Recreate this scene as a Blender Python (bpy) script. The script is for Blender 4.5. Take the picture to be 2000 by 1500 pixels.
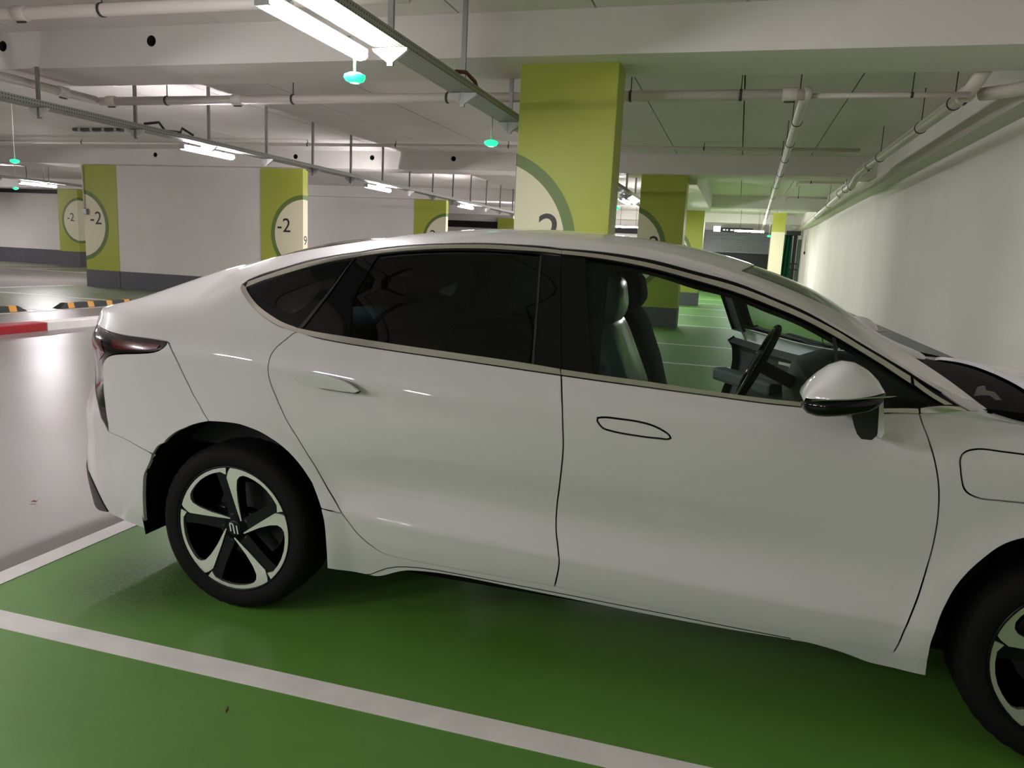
# Underground car park, level -2: white fastback saloon in a green bay.
# World axes: X = towards the end wall (the way the car faces), Y = away from the viewer, Z = up, metres.
import bpy, bmesh, math, random
import numpy as np
from mathutils import Vector, Matrix
from mathutils.geometry import delaunay_2d_cdt

for _o in list(bpy.data.objects): bpy.data.objects.remove(_o)
scene = bpy.context.scene
col = scene.collection
R = math.radians
random.seed(7)

# ------------------------------------------------------------------ camera, world, exposure
cam_data = bpy.data.cameras.new('camera'); cam = bpy.data.objects.new('camera', cam_data); col.objects.link(cam)
cam_data.sensor_width = 36; cam_data.lens = 1490/2000*36; cam_data.clip_end = 200
_p, _y, _r = R(9.68), R(15.93), R(2.75)
_rt = Vector((math.cos(_y), math.sin(_y), 0))
_fw = Vector((-math.sin(_y)*math.cos(_p), math.cos(_y)*math.cos(_p), -math.sin(_p)))
_up = _rt.cross(_fw)
_rt2 = _rt*math.cos(_r) + _up*math.sin(_r); _up2 = _up*math.cos(_r) - _rt*math.sin(_r)
cam.matrix_world = Matrix(((_rt2.x, _up2.x, -_fw.x, 0), (_rt2.y, _up2.y, -_fw.y, 0), (_rt2.z, _up2.z, -_fw.z, 1.385), (0, 0, 0, 1)))
scene.camera = cam
world = bpy.data.worlds.new('world'); scene.world = world; world.use_nodes = True
world.node_tree.nodes['Background'].inputs[0].default_value = (.8, .85, .8, 1)
world.node_tree.nodes['Background'].inputs[1].default_value = 0.0
vs = scene.view_settings
vs.view_transform = 'Standard'; vs.look = 'None'; vs.gamma = 1; vs.exposure = 0.15; vs.use_curve_mapping = False
LAMP = 300.0            # radiance of the tube diffusers
cy = scene.cycles
cy.use_denoising = True; cy.use_adaptive_sampling = True; cy.adaptive_threshold = .09; cy.max_bounces = 7; cy.diffuse_bounces = 4; cy.glossy_bounces = 3; cy.transparent_max_bounces = 12
cy.transmission_bounces = 4; cy.sample_clamp_indirect = 5; cy.caustics_reflective = False; cy.caustics_refractive = False

# ------------------------------------------------------------------ materials
def srgb(r, g, b):
    f = lambda c: (c/255/12.92 if c/255 <= .04045 else ((c/255+.055)/1.055)**2.4)
    return (f(r), f(g), f(b), 1)
MATS = {}
def mat(name, color, rough=.5, metal=0, coat=0, coat_rough=.03, spec=.5, emit=None, es=0, noise=None, bump=None, coords='Object'):
    """noise = (scale, amount, detail): brightness variation; bump = (scale, strength)"""
    m = bpy.data.materials.new(name); m.use_nodes = True; nt = m.node_tree; b = nt.nodes['Principled BSDF']
    b.inputs['Base Color'].default_value = color; b.inputs['Roughness'].default_value = rough; b.inputs['Metallic'].default_value = metal
    b.inputs['Coat Weight'].default_value = coat; b.inputs['Coat Roughness'].default_value = coat_rough; b.inputs['Specular IOR Level'].default_value = spec
    if emit: b.inputs['Emission Color'].default_value = emit; b.inputs['Emission Strength'].default_value = es
    if noise or bump: tc = nt.nodes.new('ShaderNodeNewGeometry'); pos = tc.outputs['Position']
    if noise:
        n = nt.nodes.new('ShaderNodeTexNoise'); n.inputs['Scale'].default_value = noise[0]; n.inputs['Detail'].default_value = noise[2]
        nt.links.new(pos, n.inputs['Vector'])
        mr = nt.nodes.new('ShaderNodeMapRange'); mr.inputs[1].default_value = .3; mr.inputs[2].default_value = .7
        mr.inputs[3].default_value = 1-noise[1]; mr.inputs[4].default_value = 1+noise[1]*.4
        nt.links.new(n.outputs['Fac'], mr.inputs[0])
        mx = nt.nodes.new('ShaderNodeVectorMath'); mx.operation = 'SCALE'; mx.inputs[0].default_value = color[:3]
        nt.links.new(mr.outputs[0], mx.inputs['Scale']); nt.links.new(mx.outputs[0], b.inputs['Base Color'])
    if bump:
        n2 = nt.nodes.new('ShaderNodeTexNoise'); n2.inputs['Scale'].default_value = bump[0]; n2.inputs['Detail'].default_value = 3
        nt.links.new(pos, n2.inputs['Vector']); bp = nt.nodes.new('ShaderNodeBump'); bp.inputs['Strength'].default_value = bump[1]; bp.inputs['Distance'].default_value = .01
        nt.links.new(n2.outputs['Fac'], bp.inputs['Height']); nt.links.new(bp.outputs[0], b.inputs['Normal'])
    MATS[name] = m; return m
def glass(name, color, gloss=1.0, ior=1.5):
    m = bpy.data.materials.new(name); m.use_nodes = True; nt = m.node_tree; nt.nodes.clear()
    o = nt.nodes.new('ShaderNodeOutputMaterial'); t = nt.nodes.new('ShaderNodeBsdfTransparent'); t.inputs[0].default_value = color
    g = nt.nodes.new('ShaderNodeBsdfGlossy'); g.inputs['Roughness'].default_value = .015; g.inputs['Color'].default_value = (gloss, gloss, gloss, 1)
    f = nt.nodes.new('ShaderNodeFresnel'); f.inputs[0].default_value = ior; mx = nt.nodes.new('ShaderNodeMixShader')
    nt.links.new(f.outputs[0], mx.inputs[0]); nt.links.new(t.outputs[0], mx.inputs[1]); nt.links.new(g.outputs[0], mx.inputs[2]); nt.links.new(mx.outputs[0], o.inputs[0])
    MATS[name] = m; return m
def perforated(name, color, pitch, rough=.45, metal=.2):
    """sheet metal with small punched slots drawn as dark dots (each far under a finger wide)"""
    m = mat(name, color, rough, metal); nt = m.node_tree; b = nt.nodes['Principled BSDF']
    tc = nt.nodes.new('ShaderNodeTexCoord'); sx = nt.nodes.new('ShaderNodeSeparateXYZ'); nt.links.new(tc.outputs['Object'], sx.inputs[0])
    def saw(sock, p, off=0):
        a = nt.nodes.new('ShaderNodeMath'); a.operation = 'DIVIDE'; a.inputs[1].default_value = p; nt.links.new(sock, a.inputs[0])
        f = nt.nodes.new('ShaderNodeMath'); f.operation = 'FRACT'; nt.links.new(a.outputs[0], f.inputs[0])
        s = nt.nodes.new('ShaderNodeMath'); s.operation = 'SUBTRACT'; s.inputs[1].default_value = .5; nt.links.new(f.outputs[0], s.inputs[0])
        q = nt.nodes.new('ShaderNodeMath'); q.operation = 'ABSOLUTE'; nt.links.new(s.outputs[0], q.inputs[0]); return q.outputs[0]
    ad = nt.nodes.new('ShaderNodeMath'); ad.operation = 'ADD'; nt.links.new(sx.outputs[0], ad.inputs[0]); nt.links.new(sx.outputs[2], ad.inputs[1])
    a1 = saw(sx.outputs[1], pitch); a2 = saw(ad.outputs[0], pitch)
    mxn = nt.nodes.new('ShaderNodeMath'); mxn.operation = 'MAXIMUM'; nt.links.new(a1, mxn.inputs[0]); nt.links.new(a2, mxn.inputs[1])
    lt = nt.nodes.new('ShaderNodeMath'); lt.operation = 'GREATER_THAN'; lt.inputs[1].default_value = .2; nt.links.new(mxn.outputs[0], lt.inputs[0])
    mc = nt.nodes.new('ShaderNodeMix'); mc.data_type = 'RGBA'; mc.inputs[6].default_value = (.05, .05, .05, 1); mc.inputs[7].default_value = color
    nt.links.new(lt.outputs[0], mc.inputs[0]); nt.links.new(mc.outputs[2], b.inputs['Base Color'])
    return m
def floor_mat(name, color, rough, noise_amt=.09, dark_patch=None, refl=.5):
    m = mat(name, color, rough, spec=refl); nt = m.node_tree; b = nt.nodes['Principled BSDF']
    g = nt.nodes.new('ShaderNodeNewGeometry')
    n1 = nt.nodes.new('ShaderNodeTexNoise'); n1.inputs['Scale'].default_value = .9; n1.inputs['Detail'].default_value = 6; nt.links.new(g.outputs['Position'], n1.inputs['Vector'])
    n2 = nt.nodes.new('ShaderNodeTexNoise'); n2.inputs['Scale'].default_value = 9; n2.inputs['Detail'].default_value = 5; nt.links.new(g.outputs['Position'], n2.inputs['Vector'])
    ad = nt.nodes.new('ShaderNodeMath'); ad.operation = 'MULTIPLY_ADD'; ad.inputs[1].default_value = .45; nt.links.new(n2.outputs['Fac'], ad.inputs[0]); nt.links.new(n1.outputs['Fac'], ad.inputs[2])
    mr = nt.nodes.new('ShaderNodeMapRange'); mr.inputs[1].default_value = .45; mr.inputs[2].default_value = 1.0; mr.inputs[3].default_value = 1-noise_amt; mr.inputs[4].default_value = 1+noise_amt*.6
    nt.links.new(ad.outputs[0], mr.inputs[0]); fac = mr.outputs[0]
    if dark_patch:      # speckled darkening of the base colour beside the tyre: (x, y, radius)
        vd = nt.nodes.new('ShaderNodeVectorMath'); vd.operation = 'DISTANCE'; vd.inputs[1].default_value = (dark_patch[0], dark_patch[1], 0); nt.links.new(g.outputs['Position'], vd.inputs[0])
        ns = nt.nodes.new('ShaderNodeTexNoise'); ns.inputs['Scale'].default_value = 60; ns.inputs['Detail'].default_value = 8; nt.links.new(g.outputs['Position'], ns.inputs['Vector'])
        s1 = nt.nodes.new('ShaderNodeMapRange'); s1.inputs[1].default_value = dark_patch[2]; s1.inputs[2].default_value = dark_patch[2]*.35; s1.inputs[3].default_value = 0; s1.inputs[4].default_value = .62
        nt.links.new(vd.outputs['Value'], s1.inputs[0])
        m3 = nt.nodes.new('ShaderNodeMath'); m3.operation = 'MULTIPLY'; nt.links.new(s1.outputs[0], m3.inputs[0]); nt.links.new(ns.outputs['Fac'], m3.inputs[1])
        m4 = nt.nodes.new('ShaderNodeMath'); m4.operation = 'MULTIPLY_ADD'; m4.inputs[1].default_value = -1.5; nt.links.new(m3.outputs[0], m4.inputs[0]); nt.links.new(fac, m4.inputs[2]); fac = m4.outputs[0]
    sc = nt.nodes.new('ShaderNodeVectorMath'); sc.operation = 'SCALE'; sc.inputs[0].default_value = color[:3]; nt.links.new(fac, sc.inputs['Scale']); nt.links.new(sc.outputs[0], b.inputs['Base Color'])
    r1 = nt.nodes.new('ShaderNodeMapRange'); r1.inputs[1].default_value = .35; r1.inputs[2].default_value = .7; r1.inputs[3].default_value = rough*.92; r1.inputs[4].default_value = rough*1.1
    nt.links.new(n1.outputs['Fac'], r1.inputs[0]); nt.links.new(r1.outputs[0], b.inputs['Roughness'])
    n3 = nt.nodes.new('ShaderNodeTexNoise'); n3.inputs['Scale'].default_value = 55; n3.inputs['Detail'].default_value = 2; nt.links.new(g.outputs['Position'], n3.inputs['Vector'])
    bp = nt.nodes.new('ShaderNodeBump'); bp.inputs['Strength'].default_value = .12; bp.inputs['Distance'].default_value = .004
    nt.links.new(n3.outputs['Fac'], bp.inputs['Height']); nt.links.new(bp.outputs[0], b.inputs['Normal'])
    return m

mat('wall_white', srgb(224, 219, 215), .7, noise=(.8, .06, 4), bump=(30, .05))
mat('concrete_white', srgb(224, 219, 215), .75, noise=(.7, .08, 5), bump=(18, .12))
mat('joint_dark', (.01, .01, .01, 1), .9)
mat('plinth_grey', srgb(92, 92, 96), .55, noise=(2, .12, 4))
mat('column_green', srgb(168, 176, 66), .5, noise=(1.5, .05, 3))
mat('ring_green', srgb(98, 122, 58), .5)
mat('disc_cream', srgb(226, 220, 190), .55)
mat('number_black', srgb(30, 28, 26), .5)
mat('line_white', srgb(246, 241, 239), .45, noise=(7, .1, 6))
floor_mat('floor_grey', srgb(124, 119, 118), .32)
floor_mat('floor_green', srgb(94, 144, 56), .46, dark_patch=(-2.15, 2.42, .42))
floor_mat('floor_green_dull', srgb(110, 122, 92), .34)
mat('kerb_red', srgb(150, 22, 32), .5, noise=(6, .1, 4)); mat('kerb_white', srgb(215, 210, 206), .5, noise=(6, .08, 4))
mat('rubber_black', srgb(38, 38, 40), .6); mat('stop_yellow', srgb(226, 160, 60), .5)
mat('pipe_white', srgb(212, 204, 198), .45); mat('steel', srgb(150, 152, 152), .38, .85); mat('steel_dark', srgb(70, 70, 72), .5, .6)
mat('lamp_body', srgb(190, 190, 188), .5)
mat('tube_glow', (1, 1, 1, 1), .4, emit=(1, .955, .965, 1), es=LAMP)
mat('led_green', srgb(40, 200, 130), .3, emit=(.02, .62, .30, 1), es=1.6)
mat('led_white', srgb(230, 255, 245), .3, emit=(.55, 1, .82, 1), es=1.6)
perforated('tray_sheet', srgb(150, 151, 145), .034)
mat('cable_dark', srgb(30, 32, 30), .6); mat('cable_red', srgb(90, 34, 26), .6)
mat('leaf_brown', srgb(96, 58, 44), .8)
mat('shutter_grey', srgb(118, 122, 126), .6); mat('sign_black', srgb(18, 20, 26), .4); mat('sign_white', srgb(230, 236, 245), .4, emit=(.9, .95, 1, 1), es=.8)
mat('net_green', srgb(30, 120, 92), .7, noise=(3, .3, 4)); mat('post_black', srgb(14, 14, 14), .5); mat('door_grey', srgb(84, 104, 96), .4)

# ------------------------------------------------------------------ mesh helpers
def link(name, me, m=None, parent=None):
    o = bpy.data.objects.new(name, me); col.objects.link(o)
    if m: me.materials.clear(); me.materials.append(MATS[m] if isinstance(m, str) else m)
    if parent: o.parent = parent
    return o
def empty(name, loc=(0, 0, 0)):
    o = bpy.data.objects.new(name, None); o.location = loc; o.empty_display_size = .1; col.objects.link(o); return o
def tag(o, label=None, cat=None, group=None, kind=None):
    if label: o['label'] = label
    if cat: o['category'] = cat
    if group: o['group'] = group
    if kind: o['kind'] = kind
    return o
def mesh_of(bm, name, smooth=False):
    me = bpy.data.meshes.new(name); bm.normal_update(); bm.to_mesh(me); bm.free()
    if smooth:
        for p in me.polygons: p.use_smooth = True
    return me
def bbox(bm, a, b, bevel=0):
    """axis box from corner a to corner b"""
    r = bmesh.ops.create_cube(bm, size=1.0); vs_ = r['verts']
    for v in vs_:
        v.co = Vector([(a[i]+b[i])/2 + v.co[i]*(b[i]-a[i]) for i in range(3)])
    if bevel: bmesh.ops.bevel(bm, geom=list({e for v in vs_ for e in v.link_edges}), offset=bevel, segments=2, affect='EDGES', profile=.5)
    return vs_
def box(name, a, b, m, parent=None, bevel=0, origin=None):
    bm = bmesh.new(); bbox(bm, a, b, bevel)
    if origin is None and parent is not None: origin = parent_origin(parent)
    if origin is not None:
        for v in bm.verts: v.co -= Vector(origin)
    return link(name, mesh_of(bm, name), m, parent)
def parent_origin(p):
    v = Vector(p.location)
    while p.parent: p = p.parent; v += Vector(p.location)
    return v
def tube_bm(bm, pts, r, seg=12, caps=True):
    pts = [Vector(p) for p in pts]; rings = []; n = len(pts)
    prev = None
    for i, p in enumerate(pts):
        d = (pts[min(i+1, n-1)]-pts[max(i-1, 0)]).normalized()
        if prev is None:
            a = Vector((0, 0, 1)) if abs(d.z) < .9 else Vector((1, 0, 0)); u = d.cross(a).normalized()
        else: u = (prev - d*prev.dot(d)).normalized()
        prev = u; w = d.cross(u); rr = r[i] if isinstance(r, (list, tuple)) else r
        rings.append([bm.verts.new(p + (u*math.cos(2*math.pi*k/seg)+w*math.sin(2*math.pi*k/seg))*rr) for k in range(seg)])
    for a, b in zip(rings, rings[1:]):
        for k in range(seg): bm.faces.new((a[k], a[(k+1) % seg], b[(k+1) % seg], b[k]))
    if caps: bm.faces.new(rings[0][::-1]); bm.faces.new(rings[-1])
def tube(name, pts, r, m, parent=None, seg=12, smooth=True):
    bm = bmesh.new(); tube_bm(bm, pts, r, seg)
    o = parent_origin(parent) if parent else Vector((0, 0, 0))
    for v in bm.verts: v.co -= o
    return link(name, mesh_of(bm, name, smooth), m, parent)
def prism(name, poly, axis, lo, hi, m, parent=None, bevel=0):
    """extrude a 2D polygon along an axis: axis 'y' -> (x,z), 'x' -> (y,z), 'z' -> (x,y)"""
    f = {'y': lambda p, h: (p[0], h, p[1]), 'x': lambda p, h: (h, p[0], p[1]), 'z': lambda p, h: (p[0], p[1], h)}[axis]
    bm = bmesh.new(); o = parent_origin(parent) if parent else Vector((0, 0, 0))
    a = [bm.verts.new(Vector(f(p, lo))-o) for p in poly]; b = [bm.verts.new(Vector(f(p, hi))-o) for p in poly]
    n = len(poly); bm.faces.new(a); bm.faces.new(b[::-1])
    for i in range(n): bm.faces.new((a[i], b[i], b[(i+1) % n], a[(i+1) % n]))
    bmesh.ops.recalc_face_normals(bm, faces=bm.faces)
    if bevel: bmesh.ops.bevel(bm, geom=bm.edges[:], offset=bevel, segments=2, affect='EDGES', profile=.5)
    return link(name, mesh_of(bm, name), m, parent)
def lathe_bm(bm, prof, origin, axis, seg=32, closed=False):
    """prof: list of (radius, along); axis unit vector"""
    axis = Vector(axis).normalized(); a = Vector((0, 0, 1)) if abs(axis.z) < .9 else Vector((1, 0, 0)); u = axis.cross(a).normalized(); w = axis.cross(u); O = Vector(origin)
    rings = [[bm.verts.new(O + axis*h + (u*math.cos(2*math.pi*k/seg)+w*math.sin(2*math.pi*k/seg))*r) for k in range(seg)] for r, h in prof]
    pairs = list(zip(rings, rings[1:])) + ([(rings[-1], rings[0])] if closed else [])
    for p, q in pairs:
        for k in range(seg): bm.faces.new((p[k], p[(k+1) % seg], q[(k+1) % seg], q[k]))
    return rings
def lathe(name, prof, origin, axis, m, parent=None, seg=32, closed=False, smooth=True, capend=False):
    bm = bmesh.new(); rings = lathe_bm(bm, prof, origin, axis, seg, closed)
    if capend: bm.faces.new(rings[-1]); bm.faces.new(rings[0][::-1])
    bmesh.ops.recalc_face_normals(bm, faces=bm.faces)
    o = parent_origin(parent) if parent else Vector((0, 0, 0))
    for v in bm.verts: v.co -= o
    me = mesh_of(bm, name, smooth)
    return link(name, me, m, parent)
def text_mesh(body, size):
    c = bpy.data.curves.new('lettering', 'FONT'); c.body = body; c.size = size; c.extrude = .002; c.offset = .0
    o = bpy.data.objects.new('lettering', c); col.objects.link(o)
    dg = bpy.context.evaluated_depsgraph_get(); me = bpy.data.meshes.new_from_object(o.evaluated_get(dg))
    bpy.data.objects.remove(o); bpy.data.curves.remove(c); return me
# ------------------------------------------------------------------ floor with its painted bays and lines
XW = 2.57                                   # face of the end wall
BEAMS = [(-2.30, -1.45), (6.90, 7.75), (16.10, 16.95), (25.30, 26.15), (34.5, 35.35)]
ZC, ZB = 3.50, 3.12                         # slab soffit, beam soffit
floor = tag(box('floor', (-46, -30, -.2), (XW+.2, 46, 0), 'floor_grey'), 'pale grey polished concrete floor of the car park', kind='structure')
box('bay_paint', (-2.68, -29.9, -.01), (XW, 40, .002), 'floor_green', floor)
box('bay_paint', (-16.95, -13.9, -.01), (-11.72, 16.42, .002), 'floor_green_dull', floor)
box('bay_paint', (-30, 22.0, -.01), (-17.5, 25.7, .002), 'floor_green_dull', floor)
def line(a, b): box('painted_line', (a[0], a[1], -.01), (b[0], b[1], .004), 'line_white', floor)
line((-2.78, -29.9), (-2.68, 40))
for y in (-8.0, -5.5, -3.0, -.54, 1.96, 4.46, 8.15, 10.65, 13.15, 17.3, 20.75, 24.0, 27.3, 30.5): line((-2.68, y-.05), (XW-.02, y+.05))
line((-11.72, -10), (-11.62, 16.4)); line((-17.05, -10), (-16.95, 16.4))
for y in (8.2, 10.7, 13.25): line((-16.95, y-.05), (-11.72, y+.05))
line((-30, 21.9), (-17.5, 22.0))
for x in (-20, -22.5, -25, -27.5): line((x-.05, 22.0), (x+.05, 25.7))

# ------------------------------------------------------------------ ceiling: soffit planks between beams
ceiling = tag(box('ceiling', (-46, -30, ZC+.1), (XW+.2, 46, ZC+.2), 'joint_dark'), 'white precast plank ceiling with dark open joints', kind='structure')
BAYS = [(-29.9, -2.3), (-1.45, 6.9), (7.75, 16.1), (16.95, 25.3), (26.15, 34.5), (35.35, 45.9)]
for bi, (y0, y1) in enumerate(BAYS):
    x0 = -46 if bi not in (1, 2, 3) else -23.88
    if x0 == -46: box('plank', (-46, y0, ZC), (XW, y1, ZC+.1), 'concrete_white', ceiling); continue
    box('plank', (-46, y0, ZC), (x0-.008, y1, ZC+.1), 'concrete_white', ceiling)
    me = None; k = 0
    while x0 + 1.25*k < XW - .1:
        a = x0+1.25*k; b = min(a+1.25, XW)
        if b - a > 1.24:
            if me is None:
                bm = bmesh.new(); bbox(bm, (.008, y0, ZC), (1.242, y1, ZC+.1)); me = mesh_of(bm, 'plank')
            o = link('plank', me, 'concrete_white', ceiling); o.location = (a, 0, 0)
        else: box('plank', (a+.008, y0, ZC), (b, y1, ZC+.1), 'concrete_white', ceiling)
        k += 1
def cdt_fill(outer, holes, extra=()):
    """triangulate a 2D polygon with holes: returns points, triangles"""
    loops = [outer]+list(holes); pts = []; edges = []
    for L in loops:
        n0 = len(pts); pts += [Vector(p) for p in L]; edges += [(n0+i, n0+(i+1) % len(L)) for i in range(len(L))]
    pts += [Vector(p) for p in extra]
    V, E_, F, _a, _b, _c = delaunay_2d_cdt(pts, edges, [], 0, 1e-7)
    V = np.array([(v.x, v.y) for v in V]); T = np.array([f[:] for f in F], int)
    c = V[T].mean(1); keep = inpoly(c, np.array(outer))
    for h in holes: keep &= ~inpoly(c, np.array(h))
    T = T[keep]
    A = V[T]; area = (A[:, 1, 0]-A[:, 0, 0])*(A[:, 2, 1]-A[:, 0, 1])-(A[:, 2, 0]-A[:, 0, 0])*(A[:, 1, 1]-A[:, 0, 1])
    T[area < 0] = T[area < 0][:, ::-1]
    return V, T[np.abs(area) > 1e-12]
def inpoly(P, poly):
    x, y = P[:, 0], P[:, 1]; r = np.zeros(len(P), bool); n = len(poly)
    for i in range(n):
        x1, y1 = poly[i]; x2, y2 = poly[(i+1) % n]
        if y1 == y2: continue
        c = ((y1 > y) != (y2 > y)) & (x < (x2-x1)*(y-y1)/(y2-y1)+x1); r ^= c
    return r
def beam_x(y0, y1, xs=(), label=''):
    """beam across the hall, with round sleeves cast through its near face"""
    b = box('ceiling_beam', (-46, y0+.3, ZB), (XW, y1, ZC+.1), 'concrete_white')
    tag(b, label, kind='structure')
    circ = [[(x+.055*math.cos(a*math.pi/10), 3.36+.055*math.sin(a*math.pi/10)) for a in range(20)] for x in xs]
    V, T = cdt_fill([(-46, ZB), (XW, ZB), (XW, ZC+.1), (-46, ZC+.1)], circ)
    bm = bmesh.new(); vv = [bm.verts.new((v[0], y0, v[1])) for v in V]
    for t in T: bm.faces.new([vv[i] for i in t])
    f = [bm.verts.new(p) for p in ((-46, y0, ZB), (XW, y0, ZB), (XW, y0+.3, ZB), (-46, y0+.3, ZB))]; bm.faces.new(f[::-1])
    link('beam_face', mesh_of(bm, 'beam_face'), 'concrete_white', b)
    for c in circ:
        bm = bmesh.new(); r1 = [bm.verts.new((p[0], y0, p[1])) for p in c]; r2 = [bm.verts.new((p[0], y0+.29, p[1])) for p in c]
        for i in range(20): bm.faces.new((r1[i], r1[(i+1) % 20], r2[(i+1) % 20], r2[i]))
        bm.faces.new(r2); link('sleeve', mesh_of(bm, 'sleeve'), 'rubber_black', b)
for i, (y0, y1) in enumerate(BEAMS):
    xs = {1: [-5.99-1.96*k for k in range(-1, 4)], 2: [-6.16-1.95*k for k in range(0, 5)]}.get(i, ())
    if i == 1: xs = [-5.99, -7.95, -9.91]
    beam_x(y0, y1, xs, ['white beam behind the viewpoint', 'white ceiling beam carried by the nearest column', 'white ceiling beam carried by the second column', 'third white ceiling beam', 'far white ceiling beam'][i])
tag(box('ceiling_beam', (-1.95, 16.95, 3.0), (-1.0, 25.3, ZC+.1), 'concrete_white'), 'white beam running lengthwise beyond the second column', kind='structure')
tag(box('ceiling_beam', (2.33, 7.75, 2.96), (XW, 44, ZC+.1), 'concrete_white'), 'white ledge running along the top of the end wall', kind='structure')

# ------------------------------------------------------------------ walls
def wall(name, a, b, label, plinth=.42, faces='y'):
    w = tag(box(name, a, b, 'wall_white'), label, kind='structure')
    if plinth:
        e = .008; pa, pb = list(a), list(b); pb[2] = plinth; pa[2] = 0
        if faces == 'y': pa[1] -= e; pb[1] = a[1]+.02
        else: pa[0] -= e; pb[0] = a[0]+.02
        box('plinth', pa, pb, 'plinth_grey', w)
    return w
wall('wall_right', (XW, -30, 0), (XW+.25, 46, ZC+.2), 'long white wall with grey base band in front of the car', .41, 'x')
wall('wall_left', (-15.45, 16.415, 0), (-11.21, 16.615, ZB+.02), 'white wall panel between two green painted wall ends', .45)
wall('wall_mid', (-20, 25.615, 0), (-11.23, 25.815, ZB+.02), 'white wall panel farther back behind the car roof', .45)
wall('wall_far_left', (-45.9, 26.6, 0), (-27.1, 26.8, ZC+.1), 'white wall at the far left with grey base band', .62)
wall('wall_far', (-46, 38, 0), (-2.6, 38.2, ZC+.1), 'white wall at the far end of the hall', .45)
wall('wall_end', (-2.6, 40.3, 0), (XW, 40.5, ZC+.1), 'end wall of the lane behind the roller shutter', .45)
wall('wall_back', (-46, -30, 0), (XW, -29.8, ZC+.1), 'white wall behind the viewpoint', 0)
wall('wall_side', (-46, -30, 0), (-45.8, 46, ZC+.1), 'white wall far off to the left', 0)
tag(box('trim_1', (-45.8, 37.9, 2.62), (-2.7, 38.0, 2.95), 'post_black'), 'black duct band along the far wall', kind='structure')
tag(box('trim_2', (-45.8, 26.45, 2.98), (-27.1, 26.6, 3.3), 'rubber_black'), 'dark duct band at the top of the far left wall', kind='structure')

# ------------------------------------------------------------------ columns with wrapped level signs
def clip_x(poly, x0, x1):
    for s, lim in ((1, x0), (-1, x1)):
        out = []
        for i in range(len(poly)):
            a, b = poly[i], poly[(i+1) % len(poly)]; ia, ib = s*a[0] >= s*lim, s*b[0] >= s*lim
            if ia: out.append(a)
            if ia != ib:
                t = (lim-a[0])/(b[0]-a[0]); out.append((lim, a[1]+t*(b[1]-a[1])))
        poly = out
        if not poly: return []
    return poly
def sign_on(parent, to3d, cx, cz, Ro, Ri, x0, x1):
    """disc and ring of the level sign cut to one face of the column"""
    o = parent_origin(parent)
    disc = clip_x([(cx+Ri*math.cos(a*math.pi/36), cz+Ri*math.sin(a*math.pi/36)) for a in range(72)], x0, x1)
    if disc:
        bm = bmesh.new(); bm.faces.new([bm.verts.new(Vector(to3d(*p, .002))-o) for p in disc]); link('sign_disc', mesh_of(bm, 'sign_disc'), 'disc_cream', parent)
    bm = bmesh.new(); any_ = False
    for a in range(72):
        q = [(cx+r*math.cos(b*math.pi/36), cz+r*math.sin(b*math.pi/36)) for r, b in ((Ri, a), (Ro, a), (Ro, a+1), (Ri, a+1))]
        q = clip_x(q, x0, x1)
        if len(q) > 2: bm.faces.new([bm.verts.new(Vector(to3d(*p, .003))-o) for p in q]); any_ = True
    if any_: link('sign_ring', mesh_of(bm, 'sign_ring'), 'ring_green', parent)
    else: bm.free()
def letters(parent, body, size, left, base, y, sx=1.0, bold=.0, rot=0):
    me = text_mesh(body, size); o = parent_origin(parent)
    for v in me.vertices:
        u, w_, h = v.co
        if rot == 0: p = Vector((left+u*sx, y-.004-h, base+w_))
        else: p = Vector((y+.004+h, left+u*sx, base+w_))
        v.co = p-o
    return link('level_number', me, 'number_black', parent)
def column(x0, x1, y0, y1, label, cx, cz, txt_left, txt_base, size=.47, top=ZB, band=.42, right_face=None, left_face=False, group='painted columns of the car park'):
    c = empty('column', ((x0+x1)/2, y0, 0)); tag(c, label, 'column', group)
    box('shaft', (x0, y0, 0), (x1, y1, top+.01), 'column_green', c, bevel=.008)
    box('base_band', (x0-.005, y0-.006, 0), (x1+.005, y1+.006, band), 'plinth_grey', c)
    sign_on(c, lambda u, z, e: (u, y0-e, z), cx, cz, .92, .815, x0+.002, x1-.002)
    if left_face: sign_on(c, lambda u, z, e: (x0-e, y0+(x0-u), z), cx, cz, .92, .815, x0-(y1-y0)+.01, x0-.002)
    if right_face:
        sign_on(c, lambda u, z, e: (x1+e, y0+(u-x1), z), cx, cz, .92, .815, x1+.002, x1+(y1-y0)-.01)
        for body, sz, lf, bs in right_face: letters(c, body, sz, y0+lf, bs, x1, rot=1)
    letters(c, '-2', size, txt_left, txt_base, y0)
    return c
column(-2.105, -1.187, 7.17, 7.56, 'nearest yellow-green column rising behind the car roof', -2.41, 1.45, -2.03, 1.45, left_face=True)
column(-2.09, -1.16, 16.3, 16.9, 'second yellow-green column, seen through the front side window', -2.40, 1.60, -2.0, 1.56, left_face=True)
column(-2.08, -1.18, 25.45, 26.1, 'third yellow-green column, just right of the second', -2.40, 1.60, -2.0, 1.6, left_face=True)
column(-16.51, -15.45, 16.4, 16.62, 'yellow-green wall end at the left of the white panel', -16.66, 1.60, -16.33, 1.63, band=.45, left_face=True)
column(-11.21, -10.05, 16.4, 16.62, 'yellow-green wall end at the right of the white panel', -10.0, 1.60, -10.76, 1.64, band=.45, right_face=[('9', .3, .03, 1.36)])
column(-11.23, -10.01, 25.6, 25.82, 'small yellow-green wall end above the rear door', -9.95, 1.75, -10.75, 1.75, band=.45, right_face=[('9', .3, .03, 1.5)])
column(-27.1, -26.08, 25.6, 26.5, 'leftmost yellow-green column beside the far left wall', -26.0, 1.88, -26.66, 1.85, band=.62, right_face=[('1', .3, .25, 1.7)])
column(-11.9, -10.6, 37.6, 37.95, 'tiny green wall end far back left of the nearest column', -10.5, 1.6, -11.6, 1.6, band=.45)
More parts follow.
